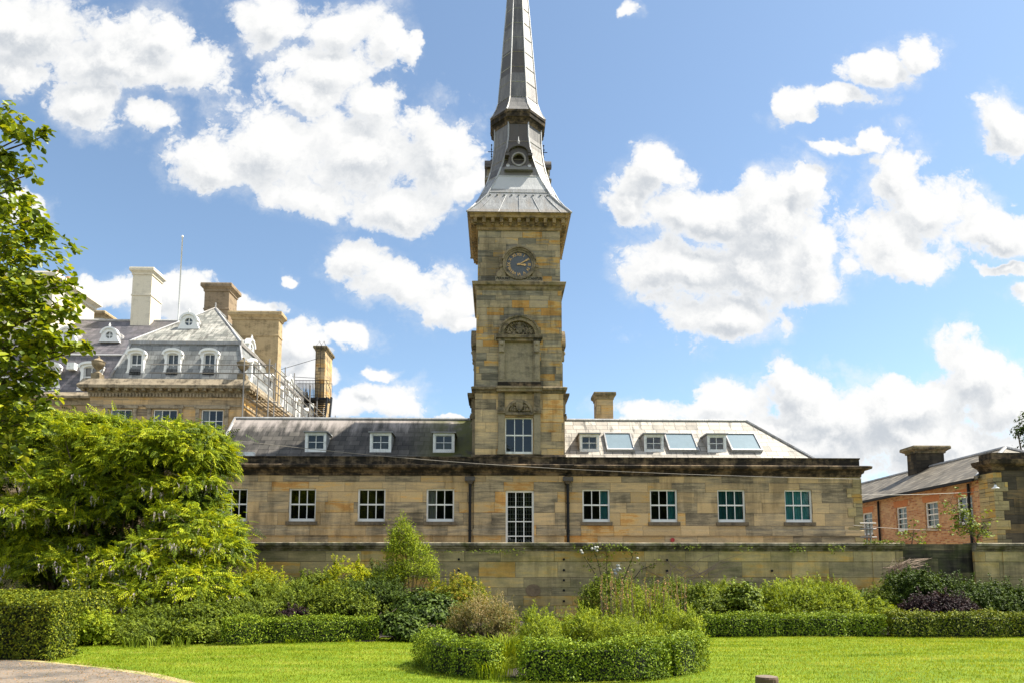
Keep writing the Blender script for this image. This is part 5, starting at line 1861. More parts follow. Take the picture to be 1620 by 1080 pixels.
def bake(name, tpl, pos, nrm, size, mat, parent=None, yaxis=None, jitter=.6, kind=None):
    """copies tpl at pos with its +z along nrm; one mesh with a random tint per copy"""
    tv, tf = tpl
    n = len(pos)
    z_ = unit(nrm + rng.normal(0, jitter, (n, 3)) * .5)
    y_ = rng.normal(0, 1, (n, 3)) if yaxis is None else yaxis + rng.normal(0, .35, (n, 3))
    y_ = unit(y_ - (y_ * z_).sum(1, keepdims=True) * z_)
    x_ = np.cross(y_, z_)
    sz = size * rng.uniform(.7, 1.25, n)
    Rm = np.stack([x_, y_, z_], axis=2) * sz[:, None, None]
    V = np.einsum('nij,mj->nmi', Rm, tv) + pos[:, None, :]
    m_ = len(tv)
    f_ = np.array(tf)
    F = (f_[None] + (np.arange(n) * m_)[:, None, None]).reshape(-1, 4)
    me = bpy.data.meshes.new(name)
    me.vertices.add(n * m_)
    me.vertices.foreach_set('co', V.reshape(-1).astype(np.float32))
    me.loops.add(len(F) * 4)
    me.loops.foreach_set('vertex_index', F.reshape(-1).astype(np.int32))
    me.polygons.add(len(F))
    me.polygons.foreach_set('loop_start', np.arange(len(F), dtype=np.int32) * 4)
    me.update(calc_edges=True)
    at = me.attributes.new('tint', 'FLOAT', 'POINT')
    at.data.foreach_set('value', np.repeat(rng.uniform(0, 1, n), m_).astype(np.float32))
    me.materials.append(mat)
    o = bpy.data.objects.new(name, me)
    link(o, parent)
    if kind:
        o['kind'] = kind
    return o


def sph(n):
    return unit(rng.normal(0, 1, (n, 3)))


def lobes_points(lobes, nclump, per, rc, flat=.6, up=.45, inner=.62, zmin=0.03):
    """leaf positions: clumps scattered over the skins of ellipsoid lobes, with gaps between clumps"""
    L = np.array(lobes, float)
    area = (L[:, 3] * L[:, 4] + L[:, 3] * L[:, 5] + L[:, 4] * L[:, 5])
    pick = rng.choice(len(L), nclump, p=area / area.sum())
    d = sph(nclump)
    d[:, 2] = np.where(d[:, 2] < -.25, -d[:, 2] * .6, d[:, 2])
    d = unit(d)
    c = L[pick, :3] + d * L[pick, 3:6] * rng.uniform(inner, 1.04, (nclump, 1))
    # keep clumps that are not buried deep inside another lobe
    keep = np.ones(nclump, bool)
    for l in L:
        q_ = np.linalg.norm((c - l[:3]) / l[3:6], axis=1)
        keep &= q_ > .55
    c, d = c[keep], d[keep]
    k_ = len(c)
    rcs = rc * rng.uniform(.6, 1.35, (k_, 1, 1))
    off = rng.normal(0, .5, (k_, per, 3)) * rcs
    off[:, :, 2] *= flat
    P_ = (c[:, None, :] + off).reshape(-1, 3)
    n_ = unit(d[:, None, :] * .7 + off / rc * .5 + np.array([0, 0, up])).reshape(-1, 3)
    ok = P_[:, 2] > zmin
    return P_[ok], n_[ok], c


def sublobes(cx, cy, w_, dpt, h_, n, z0=0.0, seed=0, lift=.5):
    """a main mound with smaller mounds round it for an uneven outline"""
    r_ = random.Random(seed)
    out_ = [(cx, cy, z0 + h_ * .46, w_ * .40, dpt * .42, h_ * .44)]
    for i in range(n):
        a = r_.uniform(0, 6.28)
        rr__ = r_.uniform(.45, 1)
        px_, py_ = cx + math.cos(a) * w_ * .36 * rr__, cy + math.sin(a) * dpt * .36 * rr__
        s_ = r_.uniform(.16, .30)
        zt = z0 + h_ * r_.uniform(lift, 1.0) * (1 - .25 * rr__)
        out_.append((px_, py_, zt - h_ * s_, w_ * s_, dpt * s_, h_ * s_))
    return out_


def stems(base, targets, r0, mat, parent, name='stem', n=14):
    b = MB()
    idx = rng.choice(len(targets), min(n, len(targets)), replace=False)
    for i in idx:
        t = Vector(targets[i])
        s0 = Vector((base[0] + random.uniform(-.12, .12) * 1.5, base[1] + random.uniform(-.1, .1), base[2]))
        mid = s0.lerp(t, .5) + Vector((random.uniform(-.15, .15), random.uniform(-.1, .1), .12)) * (t - s0).length * .5
        pts_ = [s0 * (1 - k_) ** 2 + mid * 2 * k_ * (1 - k_) + t * k_ * k_ for k_ in (0, .25, .5, .75, 1)]
        b.tube(pts_, r0, 5, r1=r0 * .25)
    return obj(name, b, mat, parent)


def greens(name, a, b, c, d=None, gain=1.0, yel=(1.21, 1.0, .48), **kw):
    d = d or tuple(x * 1.25 for x in c)
    gain *= 1.12
    a, b, c, d = [tuple(min(x * gain * f_, .75) for x, f_ in zip(q_, yel)) for q_ in (a, b, c, d)]
    a, b = tuple(x * .6 for x in a), tuple(x * .8 for x in b)
    return leaf_mat(name, [(0.05, a), (0.38, b), (0.70, c), (1.0, d)], **kw)


L_wist = greens('wisteria_leaf', (0.045, 0.090, 0.008), (0.105, 0.18, 0.012), (0.19, 0.27, 0.018), (0.34, 0.39, 0.035), gain=1.3, trans=.32)
L_box = greens('box_leaf', (0.03, 0.070, 0.010), (0.07, 0.135, 0.015), (0.12, 0.20, 0.022), (0.20, 0.27, 0.030), gain=1.25, trans=.16)
L_yew = greens('yew_leaf', (0.020, 0.045, 0.008), (0.05, 0.085, 0.010), (0.10, 0.14, 0.014), (0.17, 0.19, 0.02), gain=1.35, trans=.14)
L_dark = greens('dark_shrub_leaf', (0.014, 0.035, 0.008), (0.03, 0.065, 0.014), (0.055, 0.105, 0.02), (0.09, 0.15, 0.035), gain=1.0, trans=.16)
L_mid = greens('shrub_leaf', (0.03, 0.062, 0.010), (0.065, 0.115, 0.018), (0.11, 0.175, 0.028), (0.18, 0.24, 0.04), gain=1.2, trans=.22)
L_light = greens('light_shrub_leaf', (0.055, 0.10, 0.012), (0.11, 0.19, 0.02), (0.18, 0.27, 0.03), (0.28, 0.36, 0.045), gain=1.15, trans=.28)
L_gold = greens('golden_leaf', (0.08, 0.13, 0.010), (0.18, 0.25, 0.015), (0.30, 0.37, 0.02), (0.44, 0.46, 0.04), yel=(1.12, 1, .7), trans=.4)
L_orange = greens('bronze_leaf', (0.07, 0.11, 0.012), (0.15, 0.20, 0.02), (0.27, 0.28, 0.03), (0.40, 0.24, 0.06), yel=(1.05, 1, .8), trans=.38)
L_brown = greens('faded_spirea', (0.08, 0.11, 0.02), (0.17, 0.17, 0.05), (0.28, 0.22, 0.10), (0.40, 0.30, 0.17), yel=(1, 1, 1), trans=.3)
L_purple = greens('purple_leaf', (0.008, 0.004, 0.006), (0.018, 0.009, 0.012), (0.035, 0.018, 0.022), (0.075, 0.038, 0.04), yel=(1, 1, 1), trans=.15)
L_lime = greens('lime_tree_leaf', (0.028, 0.060, 0.008), (0.07, 0.125, 0.012), (0.13, 0.20, 0.018), (0.30, 0.32, 0.04), gain=1.3, trans=.32, rough=.45, spec=.35)
L_grass = greens('grass_blade', (0.07, 0.14, 0.010), (0.14, 0.24, 0.013), (0.21, 0.31, 0.020), (0.36, 0.38, 0.08), trans=.35)
def patch_grass():
    m, T, bs, out = new_mat('grass_blade')
    a = T.n('ShaderNodeAttribute')
    a.attribute_name = 'tint'
    pos = T.n('ShaderNodeNewGeometry').outputs['Position']
    n1 = T.noise(T.v('MULTIPLY', pos, (0.35, 1.5, 0)), 1.0, 4, 0.6)
    n2 = T.noise(T.v('MULTIPLY', pos, (1.6, 3.2, 0)), 1.0, 4, 0.65)
    f = T.m('ADD', T.m('MULTIPLY', a.outputs['Fac'], .14), T.m('ADD', T.m('MULTIPLY', n1, .6), T.m('MULTIPLY', n2, .42)))
    col = T.ramp(f, [(.40, (0.098, 0.152, 0.006)), (.52, (0.168, 0.232, 0.008)), (.62, (0.27, 0.31, 0.018)), (.74, (0.44, 0.41, 0.11))])
    T.put(bs.inputs['Base Color'], col)
    bs.inputs['Roughness'].default_value = .7
    bs.inputs['Specular IOR Level'].default_value = .15
    tl = T.n('ShaderNodeBsdfTranslucent')
    T.put(tl.inputs[0], T.v('MULTIPLY', col, (1.4, 1.3, .5)))
    ms = T.n('ShaderNodeMixShader')
    ms.inputs[0].default_value = .4
    T.t.links.new(bs.outputs[0], ms.inputs[1])
    T.t.links.new(tl.outputs[0], ms.inputs[2])
    T.t.links.new(ms.outputs[0], out.inputs[0])
    return m


L_grass = patch_grass()
L_seed = greens('reddish_seed_head', (0.13, 0.13, 0.04), (0.24, 0.17, 0.07), (0.36, 0.20, 0.10), (0.42, 0.28, 0.16), yel=(1, 1, 1), trans=.2)
F_lilac = greens('lilac_petal', (0.30, 0.25, 0.28), (0.46, 0.40, 0.44), (0.60, 0.54, 0.57), (0.72, 0.66, 0.67), yel=(1, 1, 1), trans=.3)
F_white = greens('white_petal', (0.6, 0.6, 0.55), (0.7, 0.7, 0.65), (0.8, 0.8, 0.75), (0.85, 0.85, 0.8), yel=(1, 1, 1), trans=.2)

LEAF = leaf_tpl(1, .62)
LEAF6 = leaf_tpl(1, .8, .12, .18)
DIA = diamond_tpl(1, .55)
SPR = sprig_tpl(5, diamond_tpl(.5, .26))
SPR7 = sprig_tpl(7, diamond_tpl(.45, .2), .7, .6)
FROND = frond_tpl(5)


def shrub(name, label, cat, lobes, nclump, per, rc, size, mat, tpl=DIA, group=None, base=None, nst=14, r0=.02, stemmat=None, up=.45, flat=.6, jit=.6, spikes=None, inner=.62):
    L = np.array(lobes)
    b_ = base or (float(L[0, 0]), float(L[0, 1]), 0.0)
    t_ = thing(name, label, cat, b_, group)
    P_, n_, c_ = lobes_points(lobes, nclump, per, rc, flat, up, inner)
    k_ = spikes if spikes is not None else max(6, int(len(c_) * .22))
    top = c_[c_[:, 2] > np.percentile(c_[:, 2], 45)]
    if k_ and len(top):
        sel = top[rng.integers(0, len(top), k_)]
        hh_ = rng.uniform(.12, .42, k_) * min(1.0, float(L[0, 5]) * 1.6)
        lean = rng.normal(0, .18, (k_, 2))
        for j in range(12):
            t = j / 11
            q_ = sel.copy()
            q_[:, 2] += hh_ * t + .04
            q_[:, :2] += lean * (hh_ * t)[:, None] + rng.normal(0, .03 * (1.1 - t), (k_, 2))
            P_ = np.vstack([P_, q_])
            n_ = np.vstack([n_, np.tile([0, -.2, 1.0], (k_, 1))])
    bake('foliage', tpl, P_, n_, size, mat, t_, jitter=jit)
    stems(b_, c_, r0, stemmat or M_bark, t_, n=nst)
    return t_, c_


def pxl(px, ptop, pw, Y, dpt, n, seed=0, lift=.5, z0=0.0):
    """mound seen centred at photo column px with its top at ptop and pw wide, standing Y metres away"""
    c = pt(px, ptop, Y)
    w_ = (pt(px + pw / 2, ptop, Y) - pt(px - pw / 2, ptop, Y)).x
    return sublobes(c.x, Y, w_, dpt, c.z - z0, n, z0, seed, lift)


# ---- clipped hedges: leaves over a wooden core
def hedge(name, label, pathpts, w_, h_, dens, size, mat, closed=False, wob=.065, group=None, tpl=DIA):
    P = [Vector((p[0], p[1], 0)) for p in pathpts]
    t_ = thing(name, label, 'hedge', (P[0].x, P[0].y, 0), group)
    n = len(P)
    segs = [(P[i], P[(i + 1) % n]) for i in range(n if closed else n - 1)]
    pos_, nr_ = [], []
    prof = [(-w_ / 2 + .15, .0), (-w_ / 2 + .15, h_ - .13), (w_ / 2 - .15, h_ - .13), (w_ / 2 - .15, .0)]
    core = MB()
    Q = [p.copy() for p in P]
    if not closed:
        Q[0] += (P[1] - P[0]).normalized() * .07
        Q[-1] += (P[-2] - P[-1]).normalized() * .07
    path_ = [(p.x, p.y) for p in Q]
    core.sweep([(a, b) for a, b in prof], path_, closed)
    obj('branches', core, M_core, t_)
    for a, b in segs:
        L_ = (b - a).length
        d = (b - a).normalized()
        nn = Vector((d.y, -d.x, 0))
        per = h_ * 2 + w_
        k_ = int(L_ * per * dens)
        s_ = rng.uniform(0, per, k_)
        tt = rng.uniform(-.01, 1.01, k_)
        base = np.array([a[i] + (b - a)[i] * tt for i in range(3)]).T
        bulge = wob * (np.sin(base[:, 0] * 3.1 + base[:, 1] * 2.3) + np.sin(base[:, 0] * 7.3 - base[:, 1] * 5.1) * .6)
        oo = np.where(s_ < h_, w_ / 2 + bulge, np.where(s_ > h_ + w_, -w_ / 2 - bulge, w_ / 2 - (s_ - h_)))
        zz_ = np.where(s_ < h_, s_, np.where(s_ > h_ + w_, s_ - h_ - w_, h_ + bulge * .6))
        # rounded shoulders
        cx_ = np.clip((np.abs(oo) - (w_ / 2 - .08)) / .08, 0, 1) * np.clip((zz_ - (h_ - .08)) / .08, 0, 1)
        zz_ = zz_ - cx_ * .05
        p_ = base + np.outer(oo, np.array(nn)) + np.array([0, 0, 1]) * zz_[:, None] + rng.normal(0, .028, (k_, 3))
        p_ += np.outer(.05 * np.sin(base[:, 0] * 11 + zz_ * 9) * np.sin(zz_ * 13 + base[:, 1] * 12), np.array(nn) * 1.0) * (np.abs(oo) > w_ / 2 - .1)[:, None] * np.sign(oo)[:, None]
        nv = np.where((s_ < h_)[:, None], np.array(nn)[None], np.where((s_ > h_ + w_)[:, None], -np.array(nn)[None], np.array([[0, 0, 1.0]])))
        pos_.append(p_)
        nr_.append(nv + np.array([0, 0, .35]))
    tot = np.vstack(pos_)
    top_ = tot[tot[:, 2] > h_ - .06]
    sel = top_[rng.integers(0, len(top_), max(12, int(len(tot) / 260)))]
    hh_ = rng.uniform(.04, .13, len(sel))
    for j in range(5):
        q_ = sel + rng.normal(0, .012, sel.shape)
        q_[:, 2] += hh_ * j / 4
        pos_.append(q_)
        nr_.append(np.tile([0, -.3, 1.0], (len(q_), 1)))
    if not closed:
        for e_, o_ in ((P[0], P[1]), (P[-1], P[-2])):
            d = (e_ - o_).normalized()
            nn = Vector((d.y, -d.x, 0))
            k_ = int(w_ * h_ * dens * 1.2)
            p_ = np.array(e_)[None] + np.outer(rng.uniform(-w_ / 2, w_ / 2, k_), np.array(nn)) + np.outer(rng.uniform(-.03, .06, k_), np.array(d)) + np.outer(rng.uniform(0, h_, k_), [0, 0, 1.0])
            pos_.append(p_)
            nr_.append(np.tile(np.array(d) + np.array([0, 0, .35]), (k_, 1)))
    pos_, nr_ = np.vstack(pos_), np.vstack(nr_)
    ok = pos_[:, 2] > .01
    bake('foliage', tpl, pos_[ok], nr_[ok], size, mat, t_, jitter=1.0)
    return t_


# ring hedge round the island bed
RC = Vector((X(886, 1030, 13.0), 12.95, 0))
ringp = []
for i in range(22):
    a = rad(-90 + 360 * i / 22 + 6)
    ringp.append(Vector((RC.x + 2.36 * math.cos(a) * (1 + .02 * math.sin(3 * a)), RC.y + 2.0 * math.sin(a))))
# left, middle and right stretches of the ring, with narrow gaps
hedge('box_hedge', 'left curved stretch of the low box hedge ringing the island bed', ringp[12:20] + [ringp[19].lerp(ringp[20], .75)], .46, .54, 2300, .042, L_box, group='ring of low box hedging')
hedge('box_hedge', 'front middle stretch of the low box hedge ringing the island bed', [ringp[20].lerp(ringp[21], .50)] + [ringp[21]] + ringp[0:3], .50, .57, 2600, .042, L_box, group='ring of low box hedging')
hedge('box_hedge', 'right curved stretch of the low box hedge ringing the island bed', [ringp[2].lerp(ringp[3], .35)] + ringp[3:12], .50, .56, 2300, .042, L_box, group='ring of low box hedging')
sheet('island_bed', [(RC.x + 2.3 * math.cos(t), RC.y + 1.9 * math.sin(t)) for t in np.linspace(0, 6.283, 33)[:-1]], .009, msoil, 'soil of the round island bed')

# low border hedges
def gpx(px, py):
    p = gp(px, py)
    return (p.x, p.y)


hl0, hl1 = gpx(348, 1019), gpx(592, 1013)
hedge('box_hedge', 'low straight box hedge in front of the left flower bed', [(hl0[0], hl0[1] + .25), (hl0[0] * .5 + hl1[0] * .5, (hl0[1] + hl1[1]) / 2 + .25), (hl1[0], hl1[1] + .25)], .5, .58, 1700, .05, L_box)
hr0, hr1, hr2 = gpx(1122, 1006), gpx(1400, 1006), gpx(1660, 1007)
hedge('box_hedge', 'long low box hedge in front of the right border', [(hr0[0], hr0[1] + .25), (hr1[0], hr1[1] + .25)], .55, .56, 1500, .055, L_box)
hedge('box_hedge', 'low box hedge at the far right in front of dark shrubs', [(hr1[0] + .3, hr1[1] + .3), (hr2[0] + .6, hr2[1] + .3)], .55, .60, 1400, .055, L_yew)
# tall clipped block at the left edge
yc = X(70, 1036, 13.7)
hedge('yew_hedge', 'tall clipped yew hedge block at the left edge', [(yc - 5.5, 14.15), (yc + .05, 14.15)], .95, 1.12, 2000, .05, L_yew, wob=.06)
hedge('yew_hedge', 'clipped yew hedge behind the tall block at the left edge', [(yc - 7.5, 16.35), (yc - 1.1, 16.35)], 3.2, 1.16, 900, .065, L_yew, wob=.08)

# ---- wisteria masses
def wisteria(label, lobes, nfr, base, nfl, sz=.33):
    t_ = thing('wisteria', label, 'climber', base)
    pads = []
    for l in lobes:
        npad = int(14 + l[3] * l[5] * 7)
        for d_ in sph(npad):
            if d_[1] > .35:
                continue
            if d_[2] < -.3:
                d_[2] *= -.7
            f_ = random.uniform(.72, 1.08)
            s_ = random.uniform(.55, 1.15)
            pads.append((l[0] + d_[0] * l[3] * f_, l[1] + d_[1] * l[4] * f_, l[2] + d_[2] * l[5] * f_, .33 * s_, .33 * s_, .20 * s_))
    P_, n_, c_ = lobes_points(pads, nfr // 8, 8, .16, .45, .25, .3, .3)
    out_ = n_.copy()
    out_[:, 2] = np.minimum(out_[:, 2], .15)
    bake('foliage', FROND, P_, n_ * .7 + np.array([0, 0, .5]), sz * .92, L_wist, t_, yaxis=out_ * .6, jitter=1.25)
    P3_, n3_, c3_ = lobes_points(lobes, nfr // 12, 8, .30, .5, .3, .78, .3)
    bake('outer_foliage', FROND, P3_, n3_ * .6 + np.array([0, 0, .6]), sz * .9, L_wist, t_, yaxis=n3_ - np.array([0, 0, .6]), jitter=1.0)
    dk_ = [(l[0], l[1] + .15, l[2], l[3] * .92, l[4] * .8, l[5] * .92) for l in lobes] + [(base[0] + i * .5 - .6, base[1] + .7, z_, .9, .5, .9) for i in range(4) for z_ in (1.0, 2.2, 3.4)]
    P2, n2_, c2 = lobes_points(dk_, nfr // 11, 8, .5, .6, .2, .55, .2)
    bake('inner_foliage', FROND, P2, n2_ + np.array([0, 0, .3]), sz * 1.15, L_dark, t_, jitter=1.0)  # inner leaves coloured dark for the shade inside the mass
    k_ = rng.choice(len(P_), nfl)
    k_ = k_[P_[k_][:, 2] < np.percentile(P_[:, 2], 62)]
    nfl = len(k_)
    fl = P_[k_] + np.array([0, -.16, -.20])
    bake('flower_raceme', merge([place(diamond_tpl(.3, .2), a, 1.9, 1 - .12 * i, (0, 0, -.12 * i)) for i, a in enumerate((0, 2.1, 4.2, 1, 3.2, 5.3))]), fl, np.tile([0, 0, 1.0], (nfl, 1)), .26, F_lilac, t_, jitter=.25, kind='stuff')
    b = MB()
    for i in range(26):
        tg = Vector(c_[rng.integers(len(c_))])
        s0 = Vector(base) + Vector((random.uniform(-.5, .5), random.uniform(-.2, .2), 0))
        m1 = s0.lerp(tg, .45) + Vector((random.uniform(-.4, .4), .3, random.uniform(.1, .7)))
        b.tube([s0, s0.lerp(m1, .5) + Vector((random.uniform(-.1, .1), 0, .1)), m1, m1.lerp(tg, .5) + Vector((0, 0, .15)), tg], .055, 6, r1=.012)
    obj('trunk', b, M_bark, t_)
    tw = MB()
    for i in range(80):
        tg = Vector(c_[rng.integers(len(c_))])
        d_ = Vector((random.uniform(-1, 1), random.uniform(-1, 0), random.uniform(-.2, 1))).normalized()
        tw.tube([tg, tg + d_ * .35, tg + d_ * .6 + Vector((0, 0, -.05))], .008, 3, r1=.003)
    obj('tendril', tw, M_twig, t_)['kind'] = 'stuff'
    return t_


def pl(px, py, Y, rx, ry, rz):
    c = pt(px, py, Y)
    s_ = Y / FPX
    return (c.x, c.y, c.z, rx * s_, ry, rz * s_)


wisteria('big bright green wisteria spilling over the left end of the garden wall', [
    pl(270, 730, 22, 95, 1.5, 60), pl(215, 738, 22, 60, 1.4, 52), pl(318, 730, 22, 34, 1.2, 48), pl(290, 704, 22, 66, 1.3, 32),
    pl(312, 790, 21.6, 34, 1.1, 45), pl(338, 845, 21.5, 40, 1.1, 32), pl(300, 860, 21, 60, 1.2, 60), pl(240, 905, 20.6, 65, 1.1, 50), pl(290, 920, 20.4, 60, 1.0, 42),
    pl(250, 800, 21.8, 80, 1.2, 60), pl(170, 700, 22.3, 50, 1.3, 45), pl(175, 920, 20.8, 45, 1.0, 50), pl(320, 940, 20.0, 45, .9, 34), pl(230, 945, 20.0, 60, .9, 34), pl(345, 880, 21, 36, 1.0, 34)], 17000, (X(185, 980, 21.5), 21.5, 0), 2300)
wisteria('second wisteria mass further left behind the yew hedge', [
    pl(60, 715, 23, 75, 1.5, 62), pl(15, 740, 23, 70, 1.5, 80), pl(110, 770, 22, 55, 1.2, 60), pl(100, 820, 21.5, 75, 1.2, 40), pl(45, 850, 22, 70, 1.2, 70),
    pl(110, 900, 21.4, 55, 1.1, 50), pl(-40, 850, 22.5, 70, 1.5, 110), pl(80, 690, 23.3, 45, 1.2, 40), pl(20, 690, 23.3, 60, 1.2, 50), pl(60, 900, 22, 80, 1.2, 50), pl(140, 780, 22, 60, 1.2, 60)], 15000, (X(90, 980, 22), 22.3, 0), 1100)

# ---- shrubs of the left bed (centre column, top, width, distance)
shrub('shrub', 'golden-leaved elder against the wall beside the wisteria', 'shrub', pxl(415, 882, 100, 22, 1.6, 6, 3), 150, 26, .20, .11, L_gold, SPR, nst=14)
shrub('shrub', 'golden shrub just left of the tall willowy shrub', 'shrub', pxl(548, 876, 100, 22.2, 1.5, 7, 4), 130, 26, .22, .12, L_gold, SPR)
shrub('shrub', 'dark leafy shrub under the right side of the wisteria', 'shrub', pxl(372, 905, 130, 20.6, 2.0, 7, 5), 330, 34, .20, .12, L_mid, SPR)
shrub('shrub', 'broad mid-green shrub in the centre of the left bed', 'shrub', pxl(480, 912, 190, 20.4, 2.2, 9, 6), 420, 36, .22, .12, L_mid, SPR7)
shrub('shrub', 'mid-green shrub below the tall willowy shrub', 'shrub', pxl(590, 908, 150, 20.6, 2.0, 8, 7), 330, 34, .22, .12, L_dark, SPR7)
shrub('purple_shrub', 'small purple-leaved shrub behind the left box hedge', 'shrub', pxl(462, 958, 62, 18.4, .9, 5, 8), 90, 26, .12, .085, L_purple, SPR)
for (px_, pw_, top_, lab, sd, m_) in ((245, 120, 958, 'low leafy shrub under the middle of the wisteria', 9, L_mid), (330, 110, 945, 'low grey-green shrub at the left end of the box hedge', 10, L_mid), (165, 80, 985, 'low plant against the corner of the yew hedge', 12, L_light)):
    shrub('shrub', lab, 'shrub', pxl(px_, top_, pw_, 18.2, 1.6, 6, sd), 210, 30, .16, .10, m_, SPR)
for (px_, top_, pw_, Y_, lab, sd, m_) in (
        (505, 897, 110, 22.6, 'green shrub against the garden wall between the two golden shrubs', 60, L_mid),
        (600, 885, 90, 22.8, 'dark green shrub against the wall behind the tall willowy shrub', 61, L_dark),
        (700, 925, 80, 21.6, 'yellow-green shrub between the willowy shrub and the bronze shrub', 62, L_light),
        (430, 915, 120, 21.4, 'light green shrub in front of the golden elder', 63, L_light),
        (540, 925, 120, 19.8, 'nettle-like green plants behind the middle of the left hedge', 64, L_mid),
        (400, 945, 110, 19.2, 'leafy green plants behind the left end of the low hedge', 65, L_mid),
        (140, 968, 90, 17.0, 'loose green plants growing out beside the yew block', 66, L_light),
        (215, 985, 120, 17.4, 'low loose greenery along the lawn edge below the wisteria', 67, L_mid),
        (300, 985, 110, 17.6, 'low greenery left of the low box hedge', 68, L_mid)):
    shrub('shrub', lab, 'shrub', pxl(px_, top_, pw_, Y_, 1.4, 8, sd), 220, 30, .19, .11, m_, SPR7 if sd % 2 else SPR, flat=.9, spikes=50)
tallc = pt(640, 815, 21.5)
tl = [(tallc.x + .05, 21.5, 2.15, .62, .55, .85), (tallc.x - .05, 21.5, 2.75, .34, .36, .55), (tallc.x + .30, 21.5, 1.65, .72, .6, .6), (tallc.x - .35, 21.4, 1.5, .5, .5, .5), (tallc.x - .35, 21.4, 2.5, .22, .25, .35), (tallc.x + .42, 21.5, 2.1, .40, .4, .5)]
shrub('tall_shrub', 'tall airy willowy shrub rising above the garden wall', 'shrub', tl, 330, 26, .19, .075, L_light, SPR, nst=26, flat=1.2)
shrub('shrub', 'dark glossy holly-like shrub at the right end of the left bed', 'shrub', pxl(668, 930, 120, 19.6, 1.7, 7, 13), 330, 34, .18, .11, L_dark, LEAF)
shrub('bronze_shrub', 'golden-bronze shrub between the dark shrub and the garden wall', 'shrub', pxl(722, 900, 100, 20.8, 1.5, 7, 14), 230, 30, .18, .10, L_orange, SPR)
shrub('shrub', 'dark low shrub filling the gap right of the left box hedge', 'shrub', pxl(628, 968, 100, 17.9, 1.0, 5, 15), 190, 30, .15, .09, L_dark, LEAF)
# strap leaved clumps
def strap(label, px, py, n, h_, mat, w_=.025, spread=.25, seed=1, name='day_lily'):
    g_ = gp(px, py)
    t_ = thing(name, label, 'plant', (g_.x, g_.y, 0))
    r_ = random.Random(seed)
    V, F = [], []
    for i in range(n):
        a = r_.uniform(0, 6.28)
        rr__ = spread * math.sqrt(r_.random())
        x_, y_ = g_.x + math.cos(a) * rr__, g_.y + math.sin(a) * rr__
        hh_ = h_ * r_.uniform(.6, 1.15)
        b_ = r_.uniform(.1, .7) * hh_
        a2 = a + r_.uniform(-.8, .8)
        cs, sn = math.cos(a2), math.sin(a2)
        o = len(V)
        for k_ in range(4):
            t = k_ / 3
            ww = w_ * (1 - t) ** .6 * .5 + .001
            cx_, cy_, cz_ = x_ + cs * b_ * t * t, y_ + sn * b_ * t * t, hh_ * (t - .35 * t * t * t)
            V += [(cx_ - sn * ww, cy_ + cs * ww, cz_), (cx_ + sn * ww, cy_ - cs * ww, cz_)]
        F += [(o, o + 1, o + 3, o + 2), (o + 2, o + 3, o + 5, o + 4), (o + 4, o + 5, o + 7, o + 6)]
    me = bpy.data.meshes.new('foliage')
    me.from_pydata(V, [], F)
    at = me.attributes.new('tint', 'FLOAT', 'POINT')
    at.data.foreach_set('value', np.repeat(rng.uniform(0, 1, n), 8).astype(np.float32))
    me.materials.append(mat)
    o = bpy.data.objects.new('foliage', me)
    link(o, t_)
    return t_


for i, (px, lab) in enumerate(((208, 'first clump of strap leaves from the yew hedge'), (243, 'clump of strap leaves below the wisteria flowers'), (285, 'clump of strap leaves left of the low box hedge'))):
    strap(lab, px, 1022, 34, .36, L_mid, .022, .22, i + 3)
strap('small pale green rosette at the foot of the left box hedge', 463, 1016, 40, .16, L_light, .06, .16, 8, 'rosette_plant')
strap('small low rosette at the right part of the left box hedge foot', 552, 1014, 30, .10, L_light, .06, .15, 9, 'rosette_plant')
# slim stake and bare branches in the bed
sk = gp(541, 1013)
tag(obj('stake', MB().tube([(sk.x, sk.y, 0), (sk.x + .01, sk.y, .42)], .018, 6), M_pipe), 'short thin grey stake at the foot of the left hedge', 'stake')
bb = MB()
c0 = gp(580, 1008)
for d_ in ((.55, .4), (.75, .75), (.35, .65), (.9, .5)):
    bb.tube([(c0.x, c0.y, .05), (c0.x + d_[0] * .5, c0.y + .05, d_[1] * .6), (c0.x + d_[0], c0.y + .1, d_[1])], .018, 5, r1=.006)
tag(obj('bare_branch', bb, M_twig), 'bare pale branches leaning at the right end of the left hedge', 'branches')

# ---- island bed plants
shrub('spirea', 'faded brown spirea bush at the left of the island bed', 'shrub', pxl(762, 936, 118, 13.9, 1.3, 8, 20), 420, 24, .11, .062, L_brown, SPR7, nst=30, flat=1.0, up=.8)
strap('tall clump of fine green grass spilling through the ring hedge', 796, 1054, 520, .78, L_light, .014, .36, 21, 'grass_clump')
strap('smaller tuft of grass at the front foot of the ring hedge', 782, 1070, 190, .40, L_light, .012, .35, 22, 'grass_clump')
strap('broad clump of light green blades in the centre of the island bed', 850, 1020, 260, .62, L_light, .02, .5, 24, 'grass_clump')
for (px_, top_, pw_, Y_, lab, sd, m_, sz_) in (
        (850, 962, 95, 13.4, 'leafy light-green perennial in front of the oval wall plaque', 23, L_light, .07),
        (925, 958, 110, 13.6, 'bright green perennials in the middle of the island bed', 24, L_light, .07),
        (1070, 960, 90, 13.4, 'green perennials at the right of the island bed', 25, L_light, .07),
        (995, 972, 120, 12.6, 'low bright green plants behind the front of the ring hedge', 26, L_light, .06)):
    shrub('perennial_clump', lab, 'plant', pxl(px_, top_, pw_, Y_, 1.2, 7, sd), 170, 30, .13, sz_, m_, SPR7, nst=26, r0=.006, flat=1.3, up=1.0, stemmat=M_core)
shrub('perennial_clump', 'tall airy green perennials on the right of the island bed', 'plant', pxl(1015, 918, 130, 14.2, 1.4, 9, 27), 300, 26, .15, .07, L_light, SPR7, nst=40, r0=.006, flat=1.5, up=1.0)
